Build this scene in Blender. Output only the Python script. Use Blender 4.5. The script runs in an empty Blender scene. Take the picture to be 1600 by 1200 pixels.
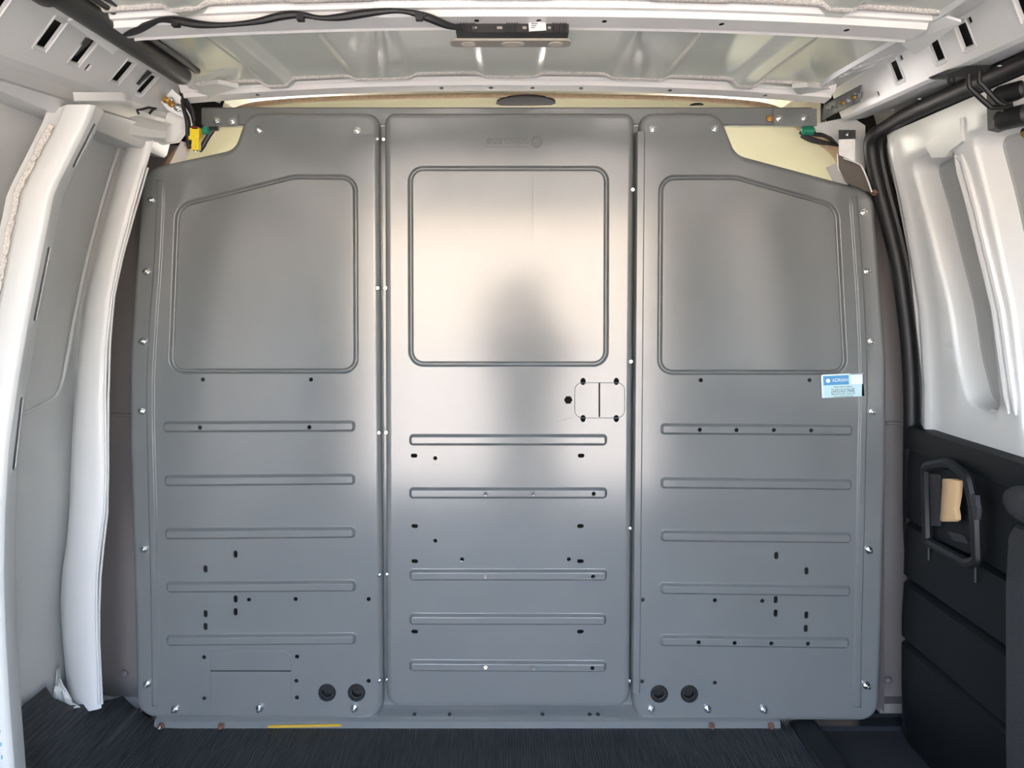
import bpy, bmesh, math, random
from mathutils import Vector, Matrix
from mathutils.geometry import delaunay_2d_cdt
import numpy as np
random.seed(7)
scene = bpy.context.scene
COL = scene.collection
PI = math.pi

# ------------------------------------------------------------------ camera
D0, ZC, CU, CV, FP = 1.65, 0.92, 793.0, 465.0, 1200.0   # metres / pixels
cam_d = bpy.data.cameras.new('camera'); cam = bpy.data.objects.new('camera', cam_d); COL.objects.link(cam)
cam.location = (0, -D0, ZC); cam.rotation_euler = (PI/2, 0, 0)
cam_d.sensor_width = 36; cam_d.lens = 36*FP/1600
cam_d.shift_x = (800-CU)/1600; cam_d.shift_y = -(600-CV)/1600
cam_d.clip_start = 0.01
scene.camera = cam

# ------------------------------------------------------------------ world, sun, exposure
world = bpy.data.worlds.new('sky'); scene.world = world; world.use_nodes = True
wn = world.node_tree; bgn = wn.nodes['Background']
sky = wn.nodes.new('ShaderNodeTexSky'); sky.sky_type = 'NISHITA'
sky.sun_disc = False; sky.sun_elevation = math.radians(48); sky.sun_rotation = math.radians(25)
sky.air_density = 1.0; sky.dust_density = 4.2; sky.ozone_density = 1.0
wn.links.new(sky.outputs[0], bgn.inputs[0]); bgn.inputs[1].default_value = 4.4
sun_d = bpy.data.lights.new('sun', 'SUN'); sun_d.energy = 26; sun_d.angle = math.radians(0.6); sun_d.color = (1.0, 0.95, 0.88)
sun = bpy.data.objects.new('sun', sun_d); COL.objects.link(sun)
_el, _az = math.radians(48), math.radians(25)           # sun ahead of the van, a little to its right
_sd = Vector((math.sin(_az)*math.cos(_el), math.cos(_az)*math.cos(_el), math.sin(_el)))
sun.rotation_euler = _sd.to_track_quat('Z', 'Y').to_euler()
def portal(name, loc, rot, sx, sy):
    l = bpy.data.lights.new(name, 'AREA'); l.shape = 'RECTANGLE'; l.size = sx; l.size_y = sy
    o = bpy.data.objects.new(name, l); COL.objects.link(o); o.location = loc; o.rotation_euler = rot
    l.cycles.is_portal = True
portal('rear_doorway_portal', (0, -2.12, 0.665), (PI/2, 0, 0), 1.5, 1.33)
scene.view_settings.view_transform = 'Standard'; scene.view_settings.look = 'None'
scene.view_settings.gamma = 1; scene.view_settings.use_curve_mapping = False
scene.view_settings.exposure = 0.1
scene.cycles.use_denoising = True
scene.cycles.max_bounces = 12; scene.cycles.diffuse_bounces = 8; scene.cycles.glossy_bounces = 6
scene.cycles.sample_clamp_indirect = 20

# ------------------------------------------------------------------ helpers
def P(u, v, d):
    return Vector(((u-CU)/FP*d, d-D0, ZC+(CV-v)/FP*d))
def yd(d): return d-D0
def lin(c):
    return tuple(((x/255)/12.92 if x/255 <= .04045 else ((x/255+.055)/1.055)**2.4) for x in c)
def mat(name, rgb, rough=.5, metal=0., spec=.5, noise=0., nscale=30., bump=0., bscale=200., coat=0., rvar=0.):
    m = bpy.data.materials.new(name); m.use_nodes = True; nt = m.node_tree; b = nt.nodes['Principled BSDF']
    c = lin(rgb)
    b.inputs['Base Color'].default_value = (*c, 1); b.inputs['Roughness'].default_value = rough
    b.inputs['Metallic'].default_value = metal; b.inputs['Specular IOR Level'].default_value = spec
    b.inputs['Coat Weight'].default_value = coat; b.inputs['Coat Roughness'].default_value = .08
    tc = nt.nodes.new('ShaderNodeTexCoord')
    if noise or rvar:
        n = nt.nodes.new('ShaderNodeTexNoise'); n.inputs['Scale'].default_value = nscale; n.inputs['Detail'].default_value = 4
        nt.links.new(tc.outputs['Object'], n.inputs['Vector'])
        if noise:
            r = nt.nodes.new('ShaderNodeValToRGB')
            r.color_ramp.elements[0].position = .3; r.color_ramp.elements[1].position = .7
            r.color_ramp.elements[0].color = (*[x*(1-noise) for x in c], 1)
            r.color_ramp.elements[1].color = (*[min(1, x*(1+noise)) for x in c], 1)
            nt.links.new(n.outputs['Fac'], r.inputs['Fac']); nt.links.new(r.outputs['Color'], b.inputs['Base Color'])
        if rvar:
            mr = nt.nodes.new('ShaderNodeMapRange'); mr.inputs[3].default_value = rough-rvar; mr.inputs[4].default_value = rough+rvar
            nt.links.new(n.outputs['Fac'], mr.inputs[0]); nt.links.new(mr.outputs[0], b.inputs['Roughness'])
    if bump:
        n2 = nt.nodes.new('ShaderNodeTexNoise'); n2.inputs['Scale'].default_value = bscale; n2.inputs['Detail'].default_value = 3
        nt.links.new(tc.outputs['Object'], n2.inputs['Vector'])
        bp = nt.nodes.new('ShaderNodeBump'); bp.inputs['Strength'].default_value = bump; bp.inputs['Distance'].default_value = .002
        nt.links.new(n2.outputs['Fac'], bp.inputs['Height']); nt.links.new(bp.outputs['Normal'], b.inputs['Normal'])
    return m
M = {}
M['panel'] = mat('grey_semigloss_paint', (115, 118, 117), .165, spec=1.0, noise=.03, nscale=6, rvar=.04, bump=.02, bscale=900)
M['white'] = mat('white_body_paint', (216, 216, 213), .28, noise=.02, nscale=5)
M['white2'] = mat('grey_white_primer', (202, 203, 201), .38, noise=.04, nscale=7)
M['roof'] = mat('roof_underside_paint', (214, 217, 205), .13, noise=.05, nscale=4)
M['bow'] = mat('bright_white_paint', (240, 236, 231), .32, noise=.02, nscale=5)
M['foam'] = mat('speckled_sealant', (206, 200, 192), .8, noise=.35, nscale=420, bump=.5, bscale=300)
M['mat'] = mat('black_ribbed_rubber', (38, 41, 42), .55)
M['black'] = mat('black_plastic', (17, 18, 19), .5, spec=.35, noise=.1, nscale=20, bump=.15, bscale=900)
M['blackgrain'] = mat('grained_dark_plastic', (58, 58, 60), .6, noise=.25, nscale=350, bump=.8, bscale=380)
M['rubber'] = mat('black_rubber', (26, 26, 27), .5)
M['tube'] = mat('dark_grey_plastic', (52, 52, 50), .45)
M['trim'] = mat('taupe_grey_trim', (124, 117, 114), .6, bump=.1, bscale=600)
M['zinc'] = mat('zinc_plated_steel', (206, 208, 204), .22, metal=1.)
M['brass'] = mat('yellow_zinc', (196, 158, 96), .3, metal=1.)
M['rust'] = mat('rusty_steel', (128, 90, 70), .6, metal=.3, noise=.3, nscale=200)
M['cream'] = mat('cream_headliner', (226, 222, 186), .85, bump=.1, bscale=700)
M['tan'] = mat('tan_fibre_edge', (176, 152, 122), .9, noise=.15, nscale=120)
M['beige'] = mat('beige_plastic', (205, 172, 130), .45)
M['bezel'] = mat('warm_grey_plastic', (158, 150, 138), .5)
M['lens'] = mat('frosted_lens', (188, 178, 164), .3)
M['paper'] = mat('white_paper', (232, 230, 226), .8, noise=.06, nscale=90)
M['ink'] = mat('dark_ink', (70, 74, 82), .7)
M['blue'] = mat('blue_print', (86, 156, 206), .5)
M['cyan'] = mat('pale_cyan_print', (196, 230, 234), .5)
M['stickerw'] = mat('sticker_white', (236, 244, 244), .5)
M['yellow'] = mat('yellow_plastic', (232, 206, 40), .45)
M['green'] = mat('green_plastic', (28, 128, 98), .45)
M['step'] = mat('dark_blue_plastic', (22, 23, 29), .65, spec=.3)
M['recess_grey'] = mat('mid_grey', (166, 167, 165), .4, noise=.04, nscale=6)
M['tape'] = mat('yellow_tape', (196, 156, 40), .6)
M['ground'] = mat('concrete', (150, 143, 133), .9, noise=.12, nscale=1.5)
M['stucco'] = mat('warm_stucco', (164, 156, 145), .9, noise=.05, nscale=2)
M['dark'] = mat('dark_cloth_and_shade', (34, 34, 35), .85)  # seat cloth; also the dark sheets standing in for shade behind holes
# ribbed mat: fine grooves running along the van
_nt = M['mat'].node_tree; _b = _nt.nodes['Principled BSDF']; _tc = _nt.nodes['Texture Coordinate']
_w = _nt.nodes.new('ShaderNodeTexWave'); _w.wave_type = 'BANDS'; _w.bands_direction = 'X'; _w.inputs['Scale'].default_value = 55
_nn = _nt.nodes.new('ShaderNodeTexNoise'); _mp = _nt.nodes.new('ShaderNodeMapping'); _mp.inputs['Scale'].default_value = (60, 3, 3)
_nt.links.new(_tc.outputs['Object'], _w.inputs['Vector']); _nt.links.new(_tc.outputs['Object'], _mp.inputs['Vector'])
_nt.links.new(_mp.outputs[0], _nn.inputs['Vector'])
_cr = _nt.nodes.new('ShaderNodeValToRGB'); _cr.color_ramp.elements[0].color = (*lin((27, 29, 30)), 1); _cr.color_ramp.elements[1].color = (*lin((58, 61, 63)), 1)
_cr.color_ramp.elements[0].position = .35; _cr.color_ramp.elements[1].position = .75
_nt.links.new(_nn.outputs['Fac'], _cr.inputs['Fac']); _nt.links.new(_cr.outputs['Color'], _b.inputs['Base Color'])
_bp = _nt.nodes.new('ShaderNodeBump'); _bp.inputs['Strength'].default_value = .6; _bp.inputs['Distance'].default_value = .002
_nt.links.new(_w.outputs['Fac'], _bp.inputs['Height']); _nt.links.new(_bp.outputs['Normal'], _b.inputs['Normal'])
# panel: a few handling marks and scuffs
_nt = M['panel'].node_tree

def worldloc(o):
    l = Vector(o.location)
    while o.parent: o = o.parent; l += Vector(o.location)
    return l
def finish(me, sharp=.62):
    bm = bmesh.new(); bm.from_mesh(me)
    for f in bm.faces: f.smooth = True
    for e in bm.edges:
        if len(e.link_faces) == 2:
            if e.calc_face_angle(0) > sharp: e.smooth = False
    bm.to_mesh(me); bm.free()
def mk(name, verts, faces, m, parent=None, recalc=True, normals=None, sharp=.62):
    verts = [Vector(v) for v in verts]
    if parent is None:
        lo = [min(v[i] for v in verts) for i in range(3)]; hi = [max(v[i] for v in verts) for i in range(3)]
        base = Vector(((lo[0]+hi[0])/2, (lo[1]+hi[1])/2, lo[2])); loc = base
    else:
        base = worldloc(parent); loc = Vector((0, 0, 0))
    me = bpy.data.meshes.new(name); me.from_pydata([v-base for v in verts], [], faces)
    me.materials.append(M[m] if isinstance(m, str) else m)
    if recalc:
        bm = bmesh.new(); bm.from_mesh(me); bmesh.ops.recalc_face_normals(bm, faces=bm.faces); bm.to_mesh(me); bm.free()
    if normals is None: finish(me, sharp)
    else:
        me.shade_smooth(); me.normals_split_custom_set_from_vertices(normals)
    o = bpy.data.objects.new(name, me); COL.objects.link(o); o.location = loc
    if parent: o.parent = parent
    return o
def empty(name, loc):
    o = bpy.data.objects.new(name, None); COL.objects.link(o); o.location = loc; o.empty_display_size = .05
    return o
def tag(o, label=None, cat=None, group=None, kind=None):
    if label: o['label'] = label
    if cat: o['category'] = cat
    if group: o['group'] = group
    if kind: o['kind'] = kind
    return o
class MB:
    def __init__(s): s.v = []; s.f = []
    def add(s, v, f):
        k = len(s.v); s.v += [Vector(x) for x in v]; s.f += [[i+k for i in q] for q in f]; return s
    def box(s, c, size, R=None):
        c = Vector(c); hx, hy, hz = [x/2 for x in size]
        vs = [Vector((x*hx, y*hy, z*hz)) for x in (-1, 1) for y in (-1, 1) for z in (-1, 1)]
        if R: vs = [R @ q for q in vs]
        return s.add([c+q for q in vs], [(0, 1, 3, 2), (4, 6, 7, 5), (0, 4, 5, 1), (2, 3, 7, 6), (0, 2, 6, 4), (1, 5, 7, 3)])
    def tube(s, pts, r, n=10, cap=True, closed=False, flat=1.0):
        pts = [Vector(p) for p in pts]; m = len(pts)
        rs = r if isinstance(r, (list, tuple)) else [r]*m
        vs = []; prev = None
        for i, p in enumerate(pts):
            if closed: t = (pts[(i+1) % m]-pts[i-1]).normalized()
            else: t = (pts[min(i+1, m-1)]-pts[max(i-1, 0)]).normalized()
            if prev is None:
                a = Vector((0, 0, 1)) if abs(t.z) < .9 else Vector((1, 0, 0)); nx = t.cross(a).normalized()
            else:
                nx = (prev - t*prev.dot(t)).normalized()
            prev = nx; ny = t.cross(nx)
            for k in range(n):
                a = 2*PI*k/n; vs.append(p+nx*math.cos(a)*rs[i]+ny*math.sin(a)*rs[i]*flat)
        fs = []
        rng = m if closed else m-1
        for i in range(rng):
            for k in range(n):
                j = (i+1) % m
                fs.append((i*n+k, i*n+(k+1) % n, j*n+(k+1) % n, j*n+k))
        if cap and not closed: fs += [tuple(range(n))[::-1], tuple((m-1)*n+k for k in range(n))]
        return s.add(vs, fs)
    def prism(s, poly, vec):           # poly: list of 3D points, extruded by vec
        n = len(poly); vec = Vector(vec); poly = [Vector(p) for p in poly]
        return s.add(poly+[p+vec for p in poly], [tuple(range(n)), tuple(range(2*n-1, n-1, -1))]+[(i, (i+1) % n, n+(i+1) % n, n+i) for i in range(n)])
    def lathe(s, prof, c, ax=(0, -1, 0), n=20):   # prof: (radius, along-axis)
        ax = Vector(ax).normalized(); a = Vector((0, 0, 1)) if abs(ax.z) < .9 else Vector((1, 0, 0))
        x = ax.cross(a).normalized(); y = ax.cross(x); c = Vector(c); vs = []; fs = []
        for r, h in prof:
            for k in range(n):
                t = 2*PI*k/n; vs.append(c+ax*h+(x*math.cos(t)+y*math.sin(t))*r)
        for i in range(len(prof)-1):
            for k in range(n): fs.append((i*n+k, i*n+(k+1) % n, (i+1)*n+(k+1) % n, (i+1)*n+k))
        return s.add(vs, fs)
    def loft(s, rows, closed=False):
        n = len(rows[0]); vs = [p for r in rows for p in r]; fs = []
        for i in range(len(rows)-1):
            for k in range(n if closed else n-1):
                j = (k+1) % n
                fs.append((i*n+k, i*n+j, (i+1)*n+j, (i+1)*n+k))
        return s.add(vs, fs)
    def build(s, name, m, parent=None, **kw): return mk(name, s.v, s.f, m, parent, **kw)
def smooth_path(pts, k=6):
    pts = [Vector(p) for p in pts]; out = []
    for i in range(len(pts)-1):
        p0, p1, p2, p3 = pts[max(i-1, 0)], pts[i], pts[i+1], pts[min(i+2, len(pts)-1)]
        for j in range(k):
            t = j/k
            out.append(.5*((2*p1)+(p2-p0)*t+(2*p0-5*p1+4*p2-p3)*t*t+(3*p1-p0-3*p2+p3)*t**3))
    out.append(pts[-1]); return out
def interp(x, xs, ys): return float(np.interp(x, xs, ys))

# 2-D shapes -------------------------------------------------------
def rpoly(pts, seg=8):
    """pts: (x, y, r) -> closed polyline with rounded corners"""
    out = []; n = len(pts)
    for i in range(n):
        p = Vector(pts[i][:2]); a = Vector(pts[i-1][:2]); b = Vector(pts[(i+1) % n][:2]); r = pts[i][2]
        da = (a-p).normalized(); db = (b-p).normalized()
        ang = math.acos(max(-1, min(1, da.dot(db))))
        if r <= 0 or ang > PI-.01: out.append(p); continue
        t = min(r/math.tan(ang/2), .48*(a-p).length, .48*(b-p).length); rr = t*math.tan(ang/2)
        c = p+(da+db).normalized()*(rr/math.sin(ang/2))
        s0 = p+da*t-c; s1 = p+db*t-c
        a0 = math.atan2(s0.y, s0.x); a1 = math.atan2(s1.y, s1.x)
        d = (a1-a0+PI) % (2*PI)-PI
        sg = max(2, int(seg*abs(d)/(PI/2)+.5))
        out += [c+Vector((math.cos(a0+d*k/sg), math.sin(a0+d*k/sg)))*rr for k in range(sg+1)]
    return out
def area2(p): return sum(p[i-1].x*p[i].y-p[i].x*p[i-1].y for i in range(len(p)))/2
def ccw(p): return p if area2(p) > 0 else p[::-1]
def normals2(p):
    n = len(p); out = []
    for i in range(n):
        e1 = (p[i]-p[i-1]).normalized(); e2 = (p[(i+1) % n]-p[i]).normalized()
        n1 = Vector((e1.y, -e1.x)); n2 = Vector((e2.y, -e2.x)); q = (n1+n2)
        q = q.normalized() if q.length > 1e-6 else n1
        out.append((q, 1/max(.35, q.dot(n1))))
    return out
def densify(p, step):
    out = []
    for i in range(len(p)):
        a, b = p[i], p[(i+1) % len(p)]; k = max(1, int((b-a).length/step))
        out += [a+(b-a)*j/k for j in range(k)]
    return out
def circle2(x, y, r, n=14, ry=None): return [Vector((x+r*math.cos(2*PI*k/n), y+(ry or r)*math.sin(2*PI*k/n))) for k in range(n)]
def capsule2(x, y, w, h, n=6):
    r = min(w, h)/2; return rpoly([(x-w/2, y-h/2, r*.98), (x+w/2, y-h/2, r*.98), (x+w/2, y+h/2, r*.98), (x-w/2, y+h/2, r*.98)], n)
def inside(poly, pts):
    x = np.array([p.x for p in poly]); y = np.array([p.y for p in poly]); x2 = np.roll(x, -1); y2 = np.roll(y, -1)
    px = pts[:, 0][:, None]; py = pts[:, 1][:, None]
    c = (y[None] > py) != (y2[None] > py)
    with np.errstate(divide='ignore', invalid='ignore'):
        xi = (x2-x)[None]*(py-y[None])/((y2-y)[None])+x[None]
    return (np.sum(c & (px < xi), axis=1) % 2) == 1
class Sheet:
    """constrained triangulation of a 2-D outline with loops, lines and holes; every vertex carries a payload"""
    def __init__(s): s.p = []; s.e = []; s.a = []; s.holes = []; s.outline = None
    def loop(s, pts, att=None, closed=True):
        k = len(s.p); n = len(pts); s.p += [Vector(q[:2]) for q in pts]
        s.a += att if att is not None else [None]*n
        s.e += [(k+i, k+(i+1) % n) for i in range(n if closed else n-1)]
    def points(s, pts): s.p += [Vector(q) for q in pts]; s.a += [None]*len(pts)
    def tri(s):
        r = delaunay_2d_cdt(s.p, s.e, [], 0, 1e-7)
        v, f, ov = r[0], r[2], r[3]
        pts = np.array([(q.x, q.y) for q in v]); tr = [t for t in f]
        cen = np.array([pts[list(t)].mean(axis=0) for t in tr])
        keep = inside(s.outline, cen)
        for h in s.holes: keep &= ~inside(h, cen)
        att = [(s.a[o[0]] if o else None) for o in ov]
        return [Vector(q) for q in v], att, [tuple(t) for t, k in zip(tr, keep) if k]
def sheet_object(name, outline, holes, mapf, m, parent=None, lines=(), points=(), thick=None, loops=(), sharp=.62):
    """mapped sheet with real holes; thick = vector function pushing the hole walls back"""
    S = Sheet(); S.outline = outline; S.loop(outline)
    for h in holes: S.holes.append(h); S.loop(h)
    for l in lines: S.loop(l, closed=False)
    for l in loops: S.loop(l)
    S.points(points)
    v, a, f = S.tri()
    V = [mapf(q.x, q.y) for q in v]; F = list(f)
    if thick:
        for h in list(holes)+[outline]:
            k = len(V); n = len(h)
            for q in h: V.append(mapf(q.x, q.y))
            for q in h: V.append(mapf(q.x, q.y)+thick(q.x, q.y))
            F += [(k+i, k+(i+1) % n, k+n+(i+1) % n, k+n+i) for i in range(n)]
    return mk(name, V, F, m, parent, recalc=False, sharp=sharp)

# bolts ------------------------------------------------------------
def bolt_mesh(name, m, rw=.0080, rn=.0052, hh=.0045, shank=.008, rs=.0032):
    b = MB()
    b.lathe([(.0005, -.002), (rw, -.002), (rw, .0012), (rw*.93, .0018), (rn*.8, .0018)], (0, 0, 0), n=18)
    hexp = [(rn*1.12, .0015), (rn*1.12, hh*.8+.0015), (rn*.9, hh+.0015), (.0003, hh+.0015)]
    b.lathe(hexp, (0, 0, 0), n=6)
    b.lathe([(rs, hh), (rs, hh+shank), (rs*.75, hh+shank+.0008), (.0002, hh+shank+.0009)], (0, 0, 0), n=10)
    me = bpy.data.meshes.new(name); me.from_pydata(b.v, [], b.f); me.materials.append(M[m]); finish(me, .5); return me
BOLT = bolt_mesh('bolt', 'zinc')
SBOLT = bolt_mesh('bolt_small', 'zinc', .0042, .0032, .003, .003, .002)
RBOLT = bolt_mesh('bolt_rust', 'rust', .0065, .0046, .005, .004)
BBOLT = bolt_mesh('bolt_brass', 'brass', .0072, .005, .005, .005)
def put_bolt(pos, parent, me=None, rot=None, name='bolt', tilt=.06):
    o = bpy.data.objects.new(name, me or BOLT); COL.objects.link(o); o.parent = parent
    o.location = Vector(pos)-worldloc(parent)
    o.rotation_euler = rot if rot else (random.uniform(-tilt, tilt), random.uniform(0, 1), random.uniform(-tilt, tilt))
    return o
#@@STRUCTURE
# ================================================================== STRUCTURE
ZS = [-.7, 0, .091, .156, .287, .417, .548, .744, .90, 1.096, 1.246, 1.36, 1.46]
XS = [.83, .83, .832, .835, .84, .8266, .818, .82, .807, .768, .722, .69, .66]
def XL(z): return interp(z, ZS, XS)           # inner face of the side pillars at height z
YR = -2.10                                    # rear doorway
def zrows(z0, z1, n=26): return [z0+(z1-z0)*i/n for i in range(n+1)]

# ground outside
_b = MB(); _b.add([(-40, -45, -.68), (40, -45, -.68), (40, 45, -.68), (-40, 45, -.68)], [(0, 1, 2, 3)])
tag(_b.build('ground', 'ground'), kind='structure')
MB().box((0, -30, 2.1), (80, .4, 5.6)).build('wall_opposite_added', 'stucco')['kind'] = 'structure'   # unseen yard wall, added for its bright reflection in the partition

# floor: ribbed mat, curling up against the left wall
def floor_z(x):
    return 0 if x > -.74 else .158*((-.74-x)/.165)**1.6
fx = [-.905, -.89, -.87, -.85, -.83, -.81, -.79, -.77, -.75, -.70, -.4, 0, .4, .64]
b = MB(); rows = []
for x in fx:
    far = yd(1.505) if x < -.885 else (yd(1.53) if x < -.865 else (yd(1.585) if x < -.84 else (yd(1.658) if x < -.69 else yd(1.72))))
    rows.append([Vector((x, y, floor_z(x))) for y in (far, -.15, -.3, -.6, -1.0, -1.4, -1.8, YR)])
b.loft(rows)
rows2 = [[p-Vector((0, 0, .006)) for p in r] for r in rows]
b.loft(rows2)
b.loft([[r[0] for r in rows], [r[0] for r in rows2]])
b.loft([rows[-1], rows2[-1]])
floor = tag(b.build('floor', 'mat'), kind='structure')
b = MB(); b.box((0, -.05, -.05), (1.9, 4.0, .06)); tag(b.build('underbody', 'dark', floor))
# bright sill strip along the step edge
b = MB()
rows = []
for y in (yd(1.66), yd(1.5), yd(1.3), yd(.5)):
    rows.append([Vector((x, y, z)) for x, z in ((.61, .0), (.615, .007), (.655, .008), (.668, .002), (.672, -.02))])
b.loft(rows); b.build('sill_strip', 'black', floor)

# left outer skin with its stamped step line
b = MB(); rows = []
for z in zrows(-.02, 1.44, 40):
    row = []
    for d in (1.82, 1.66, 1.60, 1.56, 1.52, 1.48, 1.44, 1.40, 1.36, 1.30, 1.24, 1.1, .8, .4, 0, -.25, -.45):
        off = .085+.01*math.exp(-((d-1.62)/.06)**2)
        row.append(Vector((-(XL(z)+off), yd(d), z)))
    rows.append(row)
b.loft(rows); wl = tag(b.build('wall_left', 'white2'), kind='structure')
# stamped step (window blank outline)
def leftskin(u, v, off=.083):
    d = 1.45
    for _ in range(30):
        z = ZC+(CV-v)/FP*d; X = XL(z)+off; d = X*FP/(CU-u)
    return Vector((-X, yd(d), z))
pth = smooth_path([leftskin(u, v) for u, v in ((190, 222), (172, 275), (152, 345), (134, 415), (118, 490), (105, 560), (97, 597), (86, 620), (62, 634), (40, 645), (20, 652))], 6)
MB().tube(pth, .0035, 8).build('stamped_crease', 'white2', wl)

# right outer skin
b = MB(); rows = []
for z in zrows(-.3, 1.44, 40):
    rows.append([Vector((XL(z)+.165, yd(d), z)) for d in (1.82, 1.6, 1.4, 1.2, .8, .4, -.2, -.45)])
b.loft(rows); wr = tag(b.build('wall_right', 'white2'), kind='structure')

# rear frame around the open doorway
b = MB()
b.box((-.86, YR, .6), (.32, .06, 1.75)); b.box((.86, YR, .6), (.32, .06, 1.75)); b.box((0, YR, 1.40), (2.0, .06, .14))
tag(b.build('wall_back', 'white'), kind='structure')

# roof skin: lengthwise stampings between header and bow
EDG = [1.042*q_ for q_ in (-.60, -.468, -.419, -.299, -.183, -.051, .061, .1945, .306, .436, .48, .60)]
def roofz(x, d):
    z = 1.352-.020*(abs(x)/.55)**2
    w = .010
    # piecewise level with soft ramps
    lvl = [0, 0.6, -.8, .9, .1, 1.0, .2, 1.0, .1, .9, -.8, .5, 0]
    acc = lvl[0]
    for i, e in enumerate(EDG):
        t = max(0, min(1, (x-e+w)/(2*w))); t = t*t*(3-2*t)
        acc += (lvl[i+1]-lvl[i])*t
    z += .0075*acc
    z += .020*max(0, d-1.10)/.45
    if d > 1.46: z -= .008*((d-1.46)/.09)**2 if d < 1.55 else .008
    return z
xs = sorted(set([round(-.63+.02*i, 4) for i in range(64)]+[round(e+q, 4) for e in EDG for q in (-.012, -.008, -.004, 0, .004, .008, .012) if abs(e) < .6]))
ds = [-.45, -.3, -.1, .2, .6, .9, 1.05, 1.15, 1.25, 1.32, 1.38, 1.42, 1.46, 1.50, 1.53, 1.56]
b = MB(); b.loft([[Vector((x, yd(d), roofz(x, d))) for d in ds] for x in xs])
ceil = tag(b.build('ceiling', 'roof', sharp=1.2), kind='structure')
b = MB(); b.box((0, -.56, 1.455), (1.9, 3.12, .02)); b.build('roof_leak_screen', 'white', ceil)  # unseen flat sheet, added to block sky leaking in above the ceiling

# ------------------------------------------------------------------ roof bow above the dome light
def crown(x): return -.0165*(abs(x)/.57)**2.2
BP = [(1.212, .028), (1.207, .004), (1.199, .0), (1.193, .007), (1.186, .007), (1.181, -.002), (1.136, -.002), (1.131, .006), (1.121, .006), (1.117, .014), (1.112, .016)]
bs = [0]
for i in range(1, len(BP)): bs.append(bs[-1]+math.hypot(BP[i][0]-BP[i-1][0], BP[i][1]-BP[i-1][1]))
def bowmap(x, s):
    d = interp(s, bs, [q[0] for q in BP]); dz = interp(s, bs, [q[1] for q in BP])
    return Vector((x, yd(d), 1.338+crown(x)+dz))
X0, X1 = -.60, .62
bx = [X0+(X1-X0)*i/48 for i in range(49)]
outl = [Vector((x, 0)) for x in bx]+[Vector((X1, q)) for q in bs[1:]]+[Vector((x, bs[-1])) for x in bx[::-1]][1:]+[Vector((X0, q)) for q in bs[::-1][1:-1]]
lines = [[Vector((x, q)) for x in bx[1:-1]] for q in bs[1:-1]]
smid = (bs[5]+bs[6])/2
hl = [circle2((u-CU)/FP*1.158, smid+o, .0040, 12, .0065) for u, o in ((745, .004), (842, .004), (944, .003), (1127, .002), (1323, .0))]
bow = empty('roof_bow', (0, yd(1.16), 1.30))
tag(bow, 'white steel roof bow crossing the ceiling above the dome light', 'roof bow')
sheet_object('bow_channel', outl, hl, bowmap, 'bow', bow, lines=lines, thick=lambda x, s: Vector((0, 0, .0006)))
MB().loft([[Vector((x, yd(d), 1.338+crown(x)+.0035)) for d in (1.137, 1.180)] for x in np.linspace(-.59, .61, 25)]).build('bow_hole_shade', 'dark', bow)  # dark sheet standing in for the shade inside the bow holes
def wavy(x, a):    # sealant edge follows the stampings
    acc = 0
    for i, e in enumerate(EDG):
        t = max(0, min(1, (x-e+.012)/.024)); acc += (1 if i % 2 else -1)*t
    return a*acc
def sealant(name, parent, d_in, d_out, zoff_in, amp, seed):
    b = MB(); rows = []
    rnd = random.Random(seed)
    for i in range(141):
        x = -.63+1.26*i/140
        dd = d_out+wavy(x, amp)+rnd.uniform(-.0012, .0012)
        zi = 1.338+crown(x)+zoff_in
        zo = roofz(x, dd)-.001
        rows.append([Vector((x, yd(d_in), zi)), Vector((x, yd(d_in+(dd-d_in)*.3), zi*.5+zo*.5-.004)), Vector((x, yd(d_in+(dd-d_in)*.8), zo-.003)), Vector((x, yd(dd), zo+.002))])
    b.loft(rows); return b.build(name, 'foam', parent, sharp=2)
sealant('sealant_bead', bow, 1.112, 1.092, .014, -.006, 1)
# end flares of the bow
for s, xe in ((-1, X0), (1, X1)):
    b = MB()
    q = [Vector((xe, yd(1.207), 1.338+crown(xe))), Vector((xe, yd(1.112), 1.338+crown(xe)+.012)), Vector((xe+s*.03, yd(1.10), 1.338+crown(xe)-.004)), Vector((xe+s*.03, yd(1.225), 1.338+crown(xe)-.012))]
    b.prism(q, (0, 0, .004)); b.build('end_gusset', 'white', bow)

# ------------------------------------------------------------------ front header
HP = [(q_+.072, w_) for q_, w_ in ((1.492, .014), (1.499, .004), (1.505, .0), (1.512, .002), (1.518, -.006), (1.552, -.009), (1.558, .0), (1.575, .012))]
hs = [0]
for i in range(1, len(HP)): hs.append(hs[-1]+math.hypot(HP[i][0]-HP[i-1][0], HP[i][1]-HP[i-1][1]))
def hcrown(x): return -.028*(abs(x)/.62)**2.4
def hdmap(x, s):
    d = interp(s, hs, [q[0] for q in HP]); dz = interp(s, hs, [q[1] for q in HP])
    return Vector((x, yd(d)-.02*(abs(x)/.62)**3, 1.366+hcrown(x)+dz))
X0, X1 = -.66, .66
bx = [X0+(X1-X0)*i/48 for i in range(49)]
outl = [Vector((x, 0)) for x in bx]+[Vector((X1, q)) for q in hs[1:]]+[Vector((x, hs[-1])) for x in bx[::-1]][1:]+[Vector((X0, q)) for q in hs[::-1][1:-1]]
lines = [[Vector((x, q)) for x in bx[1:-1]] for q in hs[1:-1]]
hm = (hs[4]+hs[5])/2
hl = [circle2((u-CU)/FP*1.607, hm, .0042, 12, .0075) for u in (406, 690, 767, 832, 908, 1046, 1192)]
hdr = empty('roof_header', (0, yd(1.53), 1.30))
tag(hdr, 'white steel roof header with a row of holes above the partition', 'roof header')
sheet_object('header_channel', outl, hl, hdmap, 'bow', hdr, lines=lines, thick=lambda x, s: Vector((0, 0, .0006)))
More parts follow.
